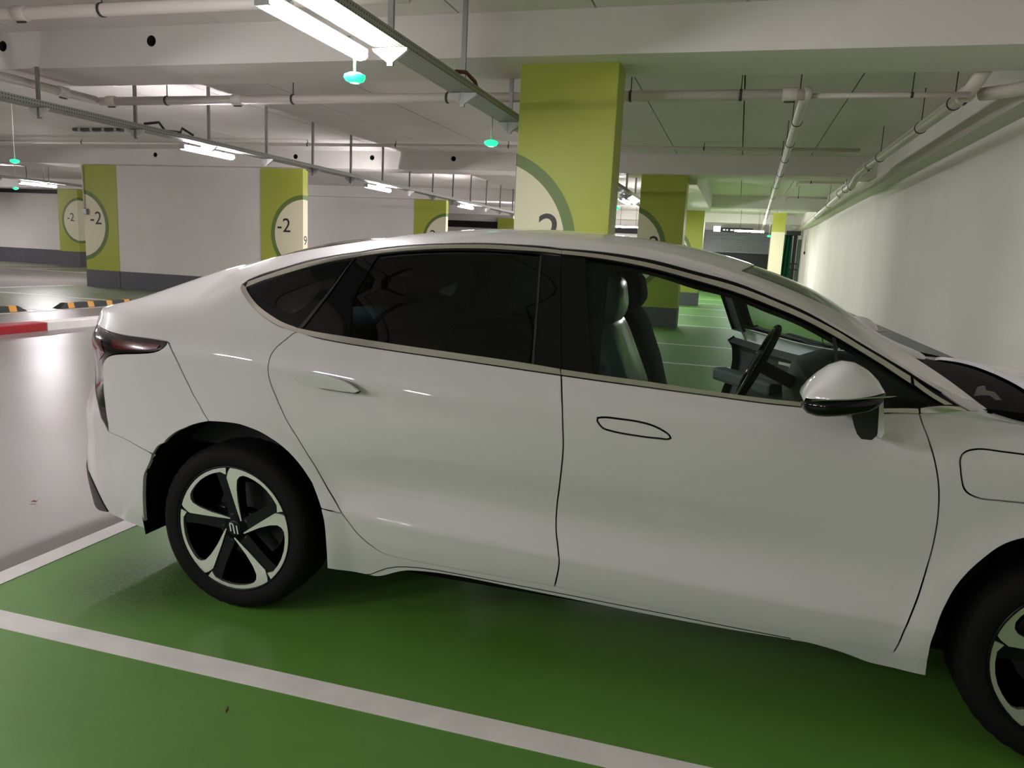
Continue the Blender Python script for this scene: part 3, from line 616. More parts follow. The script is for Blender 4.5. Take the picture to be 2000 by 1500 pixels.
# panel outlines on that surface
OUTL = {
    'ra': [(-2.069, 0.1504), (-2.059, 0.7765), (-2.05, 1.69), (-2.043, 2.233), (-2.031, 2.568), (-2.02, 2.974), (-2.003, 3.364), (-1.971, 3.668), (-1.929, 3.906), (-1.885, 4.062), (-1.843, 4.179), (-1.796, 4.272), (-1.725, 4.292), (-1.667, 4.273), (-1.623, 4.203), (-1.583, 4.117), (-1.54, 3.981), (-1.502, 3.839), (-1.468, 3.666), (-1.44, 3.475), (-1.4, 3.124), (-1.365, 2.624), (-1.336, 2.078), (-1.327, 1.622), (-1.326, 1.179), (-1.331, 0.6959), (-1.345, 0.0437)],
    'fa': [(0.6445, -0.0266), (0.6349, 0.6092), (0.6308, 1.473), (0.6368, 2.206), (0.6451, 2.653), (0.6626, 3.117), (0.6867, 3.353), (0.7227, 3.595), (0.7595, 3.788), (0.8129, 3.97)],
    'rd_rear': [(-1.484, 7.068), (-1.507, 6.869), (-1.525, 6.619), (-1.541, 6.375), (-1.551, 6.129), (-1.557, 5.916), (-1.559, 5.743), (-1.556, 5.59), (-1.549, 5.441), (-1.538, 5.28), (-1.524, 5.106), (-1.507, 4.87), (-1.489, 4.599), (-1.465, 4.321), (-1.438, 4.051), (-1.384, 3.5), (-1.331, 2.883), (-1.295, 2.431), (-1.26, 1.991), (-1.238, 1.719), (-1.218, 1.465), (-1.196, 1.249), (-1.174, 1.067), (-1.149, 0.9335), (-1.127, 0.8451), (-1.081, 0.7579), (-1.038, 0.7434), (-0.9914, 0.7348)],
    'rd_bot': [(-0.8574, 0.7354), (-0.672, 0.7459), (-0.4883, 0.7498)],
    'bl': [(-0.4883, 0.7498), (-0.479, 1.169), (-0.474, 1.581), (-0.4727, 1.881), (-0.4841, 2.367), (-0.4968, 2.82), (-0.5004, 3.083), (-0.4982, 3.387), (-0.4901, 3.703), (-0.4836, 4.06), (-0.481, 4.71), (-0.4867, 5.172), (-0.4938, 5.79), (-0.5034, 6.446), (-0.5135, 7.028)],
    'belt_r': [(-1.483, 7.042), (-1.398, 7.02), (-1.315, 7.011), (-1.143, 7.02), (-0.9116, 7.032), (-0.7137, 7.033), (-0.5135, 7.028)],
    'belt_f': [(-0.5135, 7.028), (-0.3738, 7.024), (-0.2446, 7.023), (-0.0272, 7.017), (0.0923, 7.002), (0.2124, 7.001), (0.3207, 6.991), (0.4352, 6.983), (0.5294, 7.062)],
    'fd_bot': [(-0.4883, 0.7498), (-0.3047, 0.694), (-0.1229, 0.6611), (0.1525, 0.624), (0.4118, 0.6117), (0.5462, 0.5917)],
    'fd_front': [(0.5462, 0.5917), (0.5507, 0.8312), (0.5603, 1.879), (0.5788, 2.804), (0.5921, 3.286), (0.6006, 3.63), (0.6029, 3.94), (0.5991, 4.36), (0.5885, 4.835), (0.5711, 5.412), (0.553, 5.926), (0.5396, 6.544), (0.5294, 7.062)],
    'sill': [(-1.336, 2.078), (-1.26, 1.972), (-1.238, 1.719), (-1.218, 1.465), (-1.196, 1.249), (-1.174, 1.067), (-1.149, 0.9335), (-1.127, 0.8451), (-1.081, 0.7579), (-1.038, 0.7434), (-0.9914, 0.7348), (-0.8574, 0.7354), (-0.672, 0.7459), (-0.4883, 0.7498), (-0.3047, 0.694), (-0.1229, 0.6611), (0.1525, 0.624), (0.4118, 0.6117), (0.5462, 0.5917), (0.5922, 0.6114), (0.6349, 0.6092), (0.6445, -0.0266), (0.517, -0.05), (0.4858, 0.0334), (0.4494, 0.1312), (0.4038, 0.2494), (0.3586, 0.3261), (0.3136, 0.3816), (0.2615, 0.3769), (0.0704, 0.3469), (-0.1215, 0.355), (-0.4598, 0.4279), (-0.6381, 0.46), (-0.823, 0.4906), (-0.9185, 0.4707), (-0.9774, 0.4279), (-1.028, 0.3666), (-1.08, 0.2194), (-1.119, 0.0783), (-1.15, -0.0484), (-1.196, -0.046), (-1.345, 0.0437), (-1.331, 0.6959), (-1.326, 1.179), (-1.327, 1.622)],
    'sill_line': [(-1.196, -0.046), (-1.152, 0.1461), (-1.108, 0.3278), (-1.066, 0.4416), (-1.025, 0.5041), (-0.9752, 0.5482), (-0.9168, 0.5741), (-0.8218, 0.5776), (-0.6372, 0.5673), (-0.4593, 0.5566), (-0.1222, 0.51), (0.0693, 0.4664), (0.2607, 0.4382)],
    'seam_q': [(-2.001, 6.07), (-1.972, 5.857), (-1.945, 5.652), (-1.912, 5.339), (-1.88, 5.037), (-1.839, 4.635), (-1.796, 4.272)],
    'seam_b': [(-2.193, 3.501), (-2.148, 3.404), (-2.094, 3.259), (-2.05, 3.11), (-2.02, 2.974)],
    'lamp_top': [(-2.001, 6.07), (-2.019, 6.111), (-2.046, 6.155), (-2.081, 6.183), (-2.123, 6.21), (-2.175, 6.279), (-2.227, 6.36), (-2.272, 6.453)],
    'lamp_bot': [(-2.001, 6.07), (-2, 5.96), (-2.004, 5.886), (-2.011, 5.824), (-2.022, 5.782), (-2.051, 5.742), (-2.107, 5.702), (-2.154, 5.669), (-2.199, 5.617), (-2.225, 5.563), (-2.25, 5.479), (-2.272, 5.353), (-2.282, 5.2), (-2.264, 4.841), (-2.224, 4.417), (-2.199, 4.013), (-2.193, 3.501)],
    'lamp_arm_l': [(-2.193, 3.501), (-2.205, 3.757), (-2.237, 4.33), (-2.31, 4.802), (-2.385, 5.084), (-2.482, 5.221)],
    'bump_bot': [(-2.069, 0.1504), (-2.107, 0.2147), (-2.159, 0.2257), (-2.232, 0.2029)],
    'diff': [(-2.247, 0.2342), (-2.268, 0.4535), (-2.29, 0.7228), (-2.319, 0.9799), (-2.368, 1.272), (-2.448, 1.372)],
    'dlo': [(-1.483, 7.042), (-1.562, 7.121), (-1.622, 7.296), (-1.674, 7.574), (-1.719, 7.946), (-1.761, 8.316), (-1.78, 8.523), (-1.785, 8.724), (-1.769, 8.911), (-1.714, 9.002), (-1.623, 9.163), (-1.542, 9.38), (-1.44, 9.146), (-1.335, 8.994), (-1.226, 9.179), (-1.108, 9.165), (-1.01, 9.09), (-0.9441, 9.126), (-0.8398, 9.126), (-0.7452, 9.055), (-0.6531, 9.05), (-0.5846, 8.985), (-0.4377, 9.02), (-0.2995, 9.151), (-0.1215, 8.983), (0.0148, 9.057), (0.1114, 9.018), (0.2117, 9.158), (0.3082, 8.994), (0.3661, 8.973), (0.437, 9.011), (0.5045, 9.017), (0.5857, 8.81), (0.6591, 8.139), (0.5294, 7.062)],
    'ch_top_up': [(-1.758, 8.745), (-1.702, 8.803), (-1.612, 8.889), (-1.527, 8.929), (-1.431, 8.919), (-1.327, 8.897), (-1.216, 8.925), (-1.1, 8.939), (-1.004, 8.932), (-0.9369, 8.931), (-0.8334, 8.935), (-0.7396, 8.92), (-0.6474, 8.907), (-0.5799, 8.892), (-0.4332, 8.894), (-0.295, 8.886), (-0.119, 8.844), (0.016, 8.872), (0.1119, 8.874), (0.2113, 8.881), (0.3078, 8.857), (0.3655, 8.809), (0.436, 8.799), (0.502, 8.74)],
    'ch_top_lo': [(-1.753, 8.487), (-1.692, 8.609), (-1.601, 8.684), (-1.516, 8.736), (-1.421, 8.766), (-1.319, 8.78), (-1.207, 8.803), (-1.091, 8.815), (-0.9962, 8.823), (-0.9299, 8.825), (-0.8267, 8.826), (-0.7338, 8.819), (-0.643, 8.822), (-0.5759, 8.805), (-0.4298, 8.803), (-0.2921, 8.788), (-0.117, 8.742), (0.0177, 8.739), (0.113, 8.733), (0.2118, 8.736), (0.308, 8.684), (0.3657, 8.638), (0.436, 8.572), (0.5032, 8.423)],
    'ch_low_r_out': [(-1.783, 8.694), (-1.78, 8.523), (-1.761, 8.316), (-1.719, 7.946), (-1.674, 7.574), (-1.622, 7.296), (-1.562, 7.121), (-1.483, 7.042)],
    'ch_low_r_in': [(-1.753, 8.487), (-1.742, 8.365), (-1.704, 8.017), (-1.659, 7.667), (-1.609, 7.423), (-1.554, 7.251), (-1.486, 7.159)],
    'ch_low_in_r': [(-1.486, 7.159), (-1.404, 7.144), (-1.288, 7.142), (-1.115, 7.139), (-0.8615, 7.139), (-0.6042, 7.13), (-0.52, 7.116)],
    'ch_low_in_f': [(-0.5166, 7.115), (-0.3764, 7.108), (-0.247, 7.11), (-0.0286, 7.096), (0.0912, 7.09), (0.2117, 7.103), (0.3202, 7.119), (0.4346, 7.16), (0.5257, 7.342)],
    'tri_up': [(0.5088, 8.732), (0.6122, 8.154)],
    'tri_lo': [(0.5113, 8.439), (0.5915, 7.954)],
    'flap': [(0.8737, 4.644), (0.8025, 4.591), (0.7536, 4.583), (0.6847, 4.598), (0.6658, 4.655), (0.6541, 4.739), (0.6462, 4.889), (0.6384, 5.203), (0.6348, 5.416), (0.6381, 5.595), (0.6485, 5.71), (0.6656, 5.782), (0.7375, 5.802), (0.7863, 5.787), (0.8582, 5.785)],
    'h_r': [(-1.453, 5.726), (-1.423, 5.758), (-1.343, 5.794), (-1.284, 5.767), (-1.244, 5.7), (-1.214, 5.592), (-1.203, 5.532), (-1.209, 5.491), (-1.242, 5.465), (-1.32, 5.472), (-1.39, 5.487), (-1.421, 5.523), (-1.441, 5.615)],
    'h_f': [(-0.3793, 5.454), (-0.3785, 5.554), (-0.3659, 5.584), (-0.3099, 5.594), (-0.2465, 5.564), (-0.2069, 5.494), (-0.1748, 5.369), (-0.1537, 5.233), (-0.1499, 5.157), (-0.1558, 5.117), (-0.1803, 5.105), (-0.2584, 5.113), (-0.3384, 5.187), (-0.3581, 5.231), (-0.3702, 5.333)],
    'ws_edge': [(0.0117, 10.81), (0.1312, 10.68), (0.2483, 10.65), (0.3498, 10.72), (0.3933, 10.89), (0.5213, 10.99), (0.6306, 10.4), (0.6893, 10.04)],
    'div1': [(-1.326, 9.115), (-1.48, 7.113)],
    'div2': [(-1.237, 8.809), (-1.26, 8.541), (-1.291, 8.173), (-1.301, 7.971), (-1.298, 7.751), (-1.289, 7.434), (-1.281, 7.126)],
    'g_rd': [(-1.245, 8.822), (-1.129, 8.804), (-0.995, 8.805), (-0.9288, 8.808), (-0.8257, 8.809), (-0.7329, 8.802), (-0.6467, 8.788), (-0.6337, 8.296), (-0.6211, 7.689), (-0.6127, 7.128), (-0.8618, 7.147), (-1.115, 7.153), (-1.276, 7.151), (-1.288, 7.54), (-1.298, 7.915), (-1.29, 8.154), (-1.271, 8.402)],
    'g_fd': [(-0.4924, 8.798), (-0.4294, 8.793), (-0.2918, 8.778), (-0.1168, 8.733), (0.0179, 8.73), (0.1131, 8.723), (0.2119, 8.724), (0.2876, 8.687), (0.2971, 8.223), (0.3118, 7.125), (0.2116, 7.114), (0.0911, 7.1), (-0.0288, 7.105), (-0.2472, 7.118), (-0.4129, 7.115), (-0.4472, 7.79)],
    'g_tri': [(0.2964, 8.673), (0.3657, 8.624), (0.4361, 8.555), (0.5032, 8.401), (0.5863, 7.947), (0.5255, 7.37), (0.4346, 7.178), (0.3201, 7.132)],
    'g_q': [(-1.733, 8.43), (-1.599, 8.646), (-1.467, 8.731), (-1.339, 8.785), (-1.481, 7.23), (-1.551, 7.284), (-1.606, 7.458), (-1.656, 7.703), (-1.704, 8.073)],
    'clear_q': [(-1.601, 7.838), (-1.594, 8.037), (-1.568, 8.126), (-1.486, 8.307), (-1.455, 8.357), (-1.44, 8.304), (-1.443, 8.183), (-1.459, 7.932), (-1.492, 7.673), (-1.524, 7.535), (-1.561, 7.575), (-1.587, 7.675)],
    'ch_fend': [(0.532, 7.096), (0.5941, 7.321), (0.6501, 8.012), (0.6305, 8.186), (0.5307, 7.387)],
    'divs1': [(-1.331, 8.835), (-1.319, 8.964), (-1.465, 7.195), (-1.486, 7.146)],
    'bstrip': [(-0.6493, 8.766), (-0.6423, 8.769), (-0.6263, 8.011), (-0.6077, 7.131), (-0.6164, 7.133), (-0.6332, 8.007)],
    'astrip': [(0.2877, 8.662), (0.2979, 8.666), (0.3137, 7.914), (0.3227, 7.162), (0.3103, 7.149), (0.3026, 7.885)],
    'lamp_red': [(-2.197, 5.976), (-2.113, 5.956), (-2.048, 5.957), (-2.011, 5.937), (-2.017, 5.852), (-2.044, 5.811), (-2.097, 5.782), (-2.154, 5.755), (-2.189, 5.816)],
    'lamp_red2': [(-2.347, 5.904), (-2.275, 5.915), (-2.241, 5.64), (-2.309, 5.45), (-2.307, 5.61)],
    'fa2': [(0.8733, 3.988), (0.927, 4.108), (0.9827, 4.178), (1.039, 4.188), (1.095, 4.138), (1.15, 4.028), (1.202, 3.918), (1.252, 3.788), (1.296, 3.638), (1.335, 3.462), (1.369, 3.267), (1.395, 3.047), (1.414, 2.562), (1.426, 1.976), (1.43, 1.106), (1.426, 0.5304)],
}
# ------------------------------------------------------------------ car materials
mat('paint_white', srgb(222, 219, 220), .4, coat=1.0, coat_rough=.03, spec=.1)
mat('gloss_black', (.004, .004, .005, 1), .3, coat=.6, coat_rough=.012, spec=0.0)
mat('trim_black', (.012, .012, .013, 1), .55); mat('liner_black', (.006, .006, .006, 1), .9, spec=.1)
mat('cowl_black', (.006, .006, .008, 1), .8, spec=.12)
mat('chrome', srgb(226, 222, 216), .2, 1.0)
mat('tyre', (.007, .0065, .0065, 1), .75, spec=.15); mat('wheel_black', (.004, .004, .005, 1), .35, spec=.2)
mat('wheel_silver', srgb(222, 222, 216), .3, .85); mat('brake_steel', srgb(96, 95, 92), .5, .8)
mat('cabin_dark', srgb(26, 28, 29), .7); mat('cabin_grey', srgb(42, 45, 46), .75); mat('headliner', srgb(38, 41, 42), .9)
mat('seat_cloth', srgb(52, 56, 58), .85)
mat('lamp_dark', (.010, .006, .007, 1), .15, coat=1.0, coat_rough=.01); mat('lamp_red', (.10, .006, .008, 1), .2, coat=1.0, coat_rough=.01)
mat('headlamp_clear', srgb(60, 64, 70), .1, coat=1)
mat('hinge_steel', srgb(130, 128, 120), .5, .3); mat('badge_white', srgb(225, 228, 225), .3)
mat('plastic_cover', srgb(160, 184, 206), .25, coat=.6, coat_rough=.15, bump=(9, .5))
glass('front_glass', (.52, .62, .58, 1), .6); glass('rear_glass', (.045, .055, .05, 1), .6); glass('quarter_clear', (.62, .70, .67, 1)); glass('screen_glass', (.40, .46, .43, 1))

CAR0 = Vector((-.35, YC, 0))
car = tag(empty('car', CAR0), 'white fastback saloon parked in the green bay, filling the picture', 'car')
_SG = 1.0 if N(np.array([-.5]), np.array([5.]))[0][1] < 0 else -1.0
_tt = np.linspace(0, NF-1, 521); _pp = S(np.full_like(_tt, -.5), _tt); _LL = np.concatenate([[0], np.cumsum(np.linalg.norm(np.diff(_pp, axis=0), axis=1))])
def t2l(t): return np.interp(t, _tt, _LL)
def l2t(l): return np.interp(l, _LL, _tt)
def resample(P, res, sharp=False):
    """2D closed outline -> dense outline, smooth where the trace is smooth, sharp at its corners"""
    P = np.array(P, float); n = len(P); d = np.roll(P, -1, 0)-P; ln = np.hypot(d[:, 0], d[:, 1])+1e-9; u = d/ln[:, None]; up = np.roll(u, 1, 0)
    corner = (np.einsum('ij,ij->i', u, up) < (2 if sharp else .83)); lp = np.roll(ln, 1)
    tan = (up*ln[:, None]+u*lp[:, None])/(ln+lp)[:, None]; out = []
    for i in range(n):
        j = (i+1) % n; k = max(1, int(math.ceil(ln[i]/res)))
        a = u[i] if corner[i] else tan[i]; b = u[i] if corner[j] else tan[j]
        for q in range(k):
            h = q/k; out.append((2*h**3-3*h**2+1)*P[i]+(h**3-2*h*h+h)*ln[i]*a+(-2*h**3+3*h*h)*P[j]+(h**3-h*h)*ln[i]*b)
    return np.array(out)
def orient(P):
    a = np.sum(P[:, 0]*np.roll(P[:, 1], -1)-np.roll(P[:, 0], -1)*P[:, 1]); return P if a > 0 else P[::-1]
def inset_loop(P, g):
    d = np.roll(P, -1, 0)-P; d /= np.hypot(d[:, 0], d[:, 1])[:, None]+1e-9; nn = np.stack([-d[:, 1], d[:, 0]], 1); m = nn+np.roll(nn, 1, 0)
    m /= np.maximum(np.einsum('ij,ij->i', m, m)[:, None], .5)/2+1e-9
    return P+m*g
def skin(outline, holes=(), off=0, inset=.002, thick=.014, res=.03, sharp=False, lift=None):
    """cut a panel out of the skin: returns verts, faces, per-corner normals"""
    toL = lambda o: np.array([(p[0], t2l(p[1])) for p in o])
    loops = [inset_loop(orient(resample(toL(outline), res*.6, sharp)), inset)]
    for h in holes: loops.append(inset_loop(orient(resample(toL(h), res*.5)), -inset))
    O = loops[0]; lo, hi = O.min(0), O.max(0)
    xs = np.arange(lo[0], hi[0], res)+res*.37; ls = np.unique(np.concatenate([t2l(np.arange(0, NF)), t2l([1.86, 2.14]), np.arange(lo[1], hi[1], res)])); ls = ls[(ls > lo[1]) & (ls < hi[1])]
    keepl = [ls[0]] if len(ls) else []
    for v in ls[1:]:
        if v-keepl[-1] > res*.35: keepl.append(v)
    G = np.array([(x, l) for x in xs for l in keepl]) if len(keepl) else np.zeros((0, 2))
    if len(G):
        k = inpoly(G, O)
        for h in loops[1:]: k &= ~inpoly(G, h)
        G = G[k]; B = np.vstack(loops)
        if len(G):
            md = np.full(len(G), 9.)
            for c in range(0, len(B), 64): md = np.minimum(md, np.hypot(G[:, None, 0]-B[None, c:c+64, 0], G[:, None, 1]-B[None, c:c+64, 1]).min(1))
            G = G[md > res*.33]
    V, T = cdt_fill([tuple(p) for p in O], [[tuple(p) for p in h] for h in loops[1:]], [tuple(p) for p in G])
    tt = l2t(V[:, 1]); P3 = S(V[:, 0], tt); n3 = N(V[:, 0], tt)*_SG; P3 = P3+n3*(off if lift is None else lift(V[:, 0], tt)[:, None])
    verts = list(P3); faces = [list(t) for t in T]
    # triangles must face outward
    A = P3[T[:, 0]]; fn = np.cross(P3[T[:, 1]]-A, P3[T[:, 2]]-A); flip = np.einsum('ij,ij->i', fn, n3[T[:, 0]]) < 0
    faces = [f[::-1] if fl else f for f, fl in zip(faces, flip)]
    if lift is not None:      # normals of the tilted plate
        f_ = lambda a_, b_: S(a_, b_)+N(a_, b_)*_SG*lift(a_, b_)[:, None]
        n3 = np.cross(f_(V[:, 0]+.004, tt)-f_(V[:, 0]-.004, tt), f_(V[:, 0], tt+.03)-f_(V[:, 0], tt-.03))*_SG; n3 /= np.linalg.norm(n3, axis=1)[:, None]
    nrm = [n3[i] for f in faces for i in f]
    if thick:
        for L in loops:
            t_ = l2t(L[:, 1]); p = S(L[:, 0], t_); nn = N(L[:, 0], t_)*_SG; p = p+nn*(off if lift is None else lift(L[:, 0], t_)[:, None]); b = len(verts); m = len(L)
            verts += list(p)+list(p-nn*thick); hole = L is not loops[0]
            for i in range(m):
                j = (i+1) % m; f = [b+i, b+j, b+m+j, b+m+i]
                e = np.cross(p[j]-p[i], -nn[i]); e /= np.linalg.norm(e)+1e-9
                faces.append(f); nrm += [e]*4
    return np.array(verts), faces, np.array(nrm)
def put(name, V, F, Nn, m, parent, far=False, smooth=True):
    """link a mesh given in world coordinates; far=True mirrors it to the other side of the car"""
    V = np.array(V, float); F = [list(f) for f in F]; Nn = None if Nn is None else np.array(Nn)
    if far:
        V = V.copy(); V[:, 1] = 2*YC-V[:, 1]
        if Nn is not None:
            out = []; c = 0
            for f in F: out += list(Nn[c:c+len(f)][::-1]); c += len(f)
            Nn = np.array(out); Nn[:, 1] *= -1
        F = [f[::-1] for f in F]
    o = np.array(parent_origin(parent)); me = bpy.data.meshes.new(name); me.from_pydata((V-o).tolist(), [], F)
    for p in me.polygons: p.use_smooth = smooth
    if Nn is not None: me.normals_split_custom_set([tuple(x) for x in Nn])
    me.update(); return link(name, me, m, parent)
def panel(name, outline, m, parents, holes=(), **kw):
    V, F, Nn = skin(outline, holes, **kw); r = []
    for side, par in parents:
        if par is not None: r.append(put(name, V, F, Nn, m, par, far=(side == 'far')))
    return r
def both(p): return (('near', p), ('far', p))
O_ = OUTL
wsE = [(.012, 10.80), (.12, 10.80), (.25, 10.86), (.37, 10.98), (.48, 11.12), (.57, 11.25)]
ws_top = [(.035, 11.5), (.055, 12.3), (.06, 13)]
ws_bot = [(.63, 11.7), (.67, 12.3), (.69, 13)]
hood_rear = [(.955, 13), (.95, 12.2), (.94, 11.3), (.92, 10.6), (.93, 9.95)]
lip = [(-3, 7.2), (-2.75, 7.1), (-2.55, 6.95), (-2.40, 6.72)]
arm_l = [O_['lamp_bot'][-1], (-2.217, 3.85), (-2.265, 4.32), (-2.345, 4.72), (-2.425, 5.0), (-2.48, 5.25), (-2.55, 5.48), (-2.75, 5.62), (-3, 5.62)]
RAo, FAo = O_['ra'], O_['fa'][:-1]+O_['fa2'][1:]
rdr = O_['rd_rear']
# ---- body side, roof and tail
back_glass = [(-1.27, 13), (-1.29, 12), (-1.37, 11.25), (-1.6, 11.05), (-1.9, 11.05), (-2.08, 11.3), (-2.15, 12.1), (-2.17, 13)]
body = O_['seam_q']+RAo[12:23]+rdr[:19][::-1]+O_['dlo'][1:-1]+[(.70, 8.9), (.708, 9.5), (.69, 10.1), (.64, 10.7)]+wsE[::-1]+ws_top+back_glass+[(-2.6, 13), (-3, 13)]+lip+O_['lamp_top'][::-1][:-1]
panel('body_side', body, 'paint_white', both(car), res=.028)
panel('windshield', wsE+ws_bot+ws_top[::-1], 'screen_glass', both(car), off=-.004, thick=.005, inset=.004, res=.05)
panel('rear_window', back_glass, 'quarter_clear', both(car), off=-.004, thick=.005, inset=.004, res=.05)
panel('rear_bumper', O_['seam_b'][::-1]+arm_l[1:]+[(-3, 1.62), (-2.72, 1.6), (-2.55, 1.55)]+O_['diff'][::-1]+O_['bump_bot'][::-1]+RAo[1:6], 'paint_white', both(car), thick=.016)
panel('bumper_corner', O_['lamp_bot']+O_['seam_b'][1:]+RAo[6:12]+O_['seam_q'][::-1][1:-1], 'paint_white', both(car), thick=.016, res=.025)
panel('diffuser', O_['diff']+[(-2.55, 1.55), (-2.72, 1.6), (-3, 1.62), (-3, .05), (-2.6, .05), (-2.35, .02)], 'trim_black', both(car), off=.004, thick=.03)
for side in ('near', 'far'):
    t, = panel('tail_light', O_['lamp_bot']+arm_l[1:]+lip+O_['lamp_top'][::-1][:-1], 'lamp_dark', ((side, car),), off=-.003, inset=.001, res=.02)
    panel('red_reflector', O_['lamp_red'], 'lamp_red', ((side, t),), off=-.0015, inset=0, thick=0, res=.015)
    panel('red_reflector', O_['lamp_red2'], 'lamp_red', ((side, t),), off=-.0015, inset=0, thick=0, res=.015)
panel('sill', O_['sill'], 'paint_white', both(car), res=.025)
# ---- doors (each a part holding its own glass, trim and handle)
def door_part(side, hinge=None):
    d = empty('door', (0, 0, 0)); d.parent = car; d.location = (Vector(hinge)-CAR0) if hinge else (0, 0, 0); return d
rd_out = rdr+O_['rd_bot'][:-1]+O_['bl'][:-1]+O_['belt_r'][::-1][:-1]
fd_out = O_['fd_bot']+O_['fd_front'][1:-1]+O_['belt_f'][::-1]+O_['bl'][::-1][1:-1]
dlo = O_['dlo']
sur_q = dlo[:14]; sur_r = dlo[13:22]+O_['belt_r'][::-1]; sur_f = dlo[21:]+O_['belt_f'][::-1][1:]
def gask(a): return [(p[0], p[1]-.02) for p in a]
def strip(a, b): return list(a)+list(b)[::-1]
_hm = np.mean(np.array(O_['h_r']), 0)
hole_r = [tuple(_hm+(np.array(p_)-_hm)*.86+np.array([.022, -.05])) for p_ in O_['h_r']]
HINGE_FAR = Vector((.605, 2*YC-2.40, 0))
for side in ('near', 'far'):
    far = side == 'far'
    rd, = panel('rear_door', rd_out, 'paint_white', ((side, car),), holes=[hole_r], inset=.0026, res=.028)
    if far:
        fd = empty('front_door', (0, 0, 0)); fd.parent = car; fd.location = HINGE_FAR-CAR0; par = ((side, fd),)
        panel('door_skin', fd_out, 'paint_white', par, holes=[O_['h_f']], res=.03)
    else:
        fd, = panel('front_door', fd_out, 'paint_white', ((side, car),), holes=[O_['h_f']], inset=.0026, res=.028); par = ((side, fd),)
    rp = ((side, rd),); cp = ((side, car),)
    qs, = panel('quarter_surround', sur_q, 'gloss_black', cp, holes=[O_['clear_q']], off=-.004, inset=.001, thick=.006, res=.02)
    panel('quarter_glass', O_['clear_q'], 'quarter_clear', ((side, qs),), off=-.006, inset=-.002, thick=0, res=.02)
    panel('gasket', strip(gask(dlo[8:14]), O_['ch_top_up'][:6]), 'liner_black', ((side, qs),), off=-.001, inset=0, thick=.004, res=.02)
    panel('chrome_strip', strip(O_['ch_top_up'][:6], O_['ch_top_lo'][:6]), 'chrome', ((side, qs),), off=.003, inset=0, thick=.008, res=.02)
    panel('chrome_strip', strip(O_['ch_low_r_out'], O_['ch_low_r_in']), 'chrome', ((side, qs),), off=.004, inset=0, thick=.009, res=.015)
    panel('window_surround', sur_r, 'gloss_black', rp, holes=[O_['g_rd']], off=-.004, inset=.001, thick=.006, res=.025)
    panel('window_glass', O_['g_rd'], 'rear_glass', rp, off=-.009, inset=-.003, thick=0, res=.04)
    panel('gasket', strip(gask(dlo[13:22]), O_['ch_top_up'][5:14]), 'liner_black', rp, off=-.001, inset=0, thick=.004, res=.02)
    panel('chrome_strip', strip(O_['ch_top_up'][5:14], O_['ch_top_lo'][5:14]), 'chrome', rp, off=.003, inset=.0006, thick=.008, res=.02)
    panel('chrome_strip', strip(O_['belt_r'], O_['ch_low_in_r'][::-1][::-1]), 'chrome', rp, off=.004, inset=.0006, thick=.01, res=.02)
    panel('window_channel', O_['divs1'], 'trim_black', rp, off=.001, inset=0, thick=.006, sharp=True, res=.02)
    panel('window_channel', O_['bstrip'], 'trim_black', rp, off=.0, inset=0, thick=.006, sharp=True, res=.02)
    panel('handle', [(p_[0]+.018, p_[1]) for p_ in O_['h_r']], 'paint_white', rp, lift=lambda a_, b_: .032+.036*(b_-5.35)+.012*np.clip((-1.25-a_)/.2, 0, 1), inset=.001, thick=.018, res=.012)
    panel('handle_pocket', hole_r, 'trim_black', rp, off=-.012, inset=-.003, thick=0, res=.02)
    panel('door_card', [(p[0], min(p[1], 6.9)) for p in rd_out], 'cabin_dark', rp, off=-.075, inset=.03, thick=.04, res=.06)
    panel('window_surround', sur_f, 'gloss_black', par, holes=[O_['g_fd'], O_['g_tri']], off=-.004, inset=.001, thick=.006, res=.025)
    panel('window_glass', O_['g_fd'], 'front_glass', par, off=-.009, inset=-.003, thick=0, res=.04)
    panel('corner_glass', O_['g_tri'], 'front_glass', par, off=-.009, inset=-.003, thick=0, res=.04)
    panel('gasket', strip(gask(dlo[21:33]), O_['ch_top_up'][13:]), 'liner_black', par, off=-.001, inset=0, thick=.004, res=.02)
    panel('chrome_strip', strip(O_['ch_top_up'][13:], O_['ch_top_lo'][13:]), 'chrome', par, off=.003, inset=.0006, thick=.008, res=.02)
    panel('chrome_strip', strip(O_['belt_f'], O_['ch_low_in_f']), 'chrome', par, off=.004, inset=.0006, thick=.01, res=.02)
    panel('window_channel', O_['astrip'], 'trim_black', par, off=.0, inset=0, thick=.006, sharp=True, res=.02)
    panel('handle', O_['h_f'], 'paint_white', par, off=.0, inset=.0035, thick=.02, res=.012)
    dc, = panel('door_card', [(p[0], min(p[1], 6.95)) for p in fd_out], 'cabin_dark', par, off=-.075, inset=.025, thick=.05, res=.06)
    panel('window_channel', strip([(p[0], p[1]-.05) for p in dlo[21:33]], [(p[0]-.005, p[1]-.22) for p in dlo[21:33]]), 'cabin_dark', par, off=-.03, inset=0, thick=.02, res=.05)
    panel('window_channel', [(-.53, 7.0), (-.40, 7.0), (-.42, 8.9), (-.54, 8.9)], 'cabin_dark', par, off=-.03, inset=0, thick=.02, res=.05)
    if far:
        fd.rotation_euler[2] = R(-58)
        # door pull and armrest on the inside of the open door
        yo = 2*YC-2.40-.09
        box('armrest', (-.42, yo-.10, .68), (.18, yo, .76), 'cabin_grey', fd, .02); box('pull_handle', (.14, yo-.03, .86), (.26, yo-.015, .875), 'chrome', fd); box('pull_handle', (.235, yo-.03, .80), (.25, yo-.015, .87), 'chrome', fd)
        for c in fd.children:
            pass
    panel('chrome_strip', O_['ch_fend'], 'chrome', cp, off=.004, inset=.0006, thick=.01, sharp=True, res=.02)
    panel('chrome_strip', [O_['tri_up'][0], O_['tri_up'][1], O_['tri_lo'][1], O_['tri_lo'][0]], 'chrome', cp, off=.003, inset=.0006, thick=.008, sharp=True, res=.02)
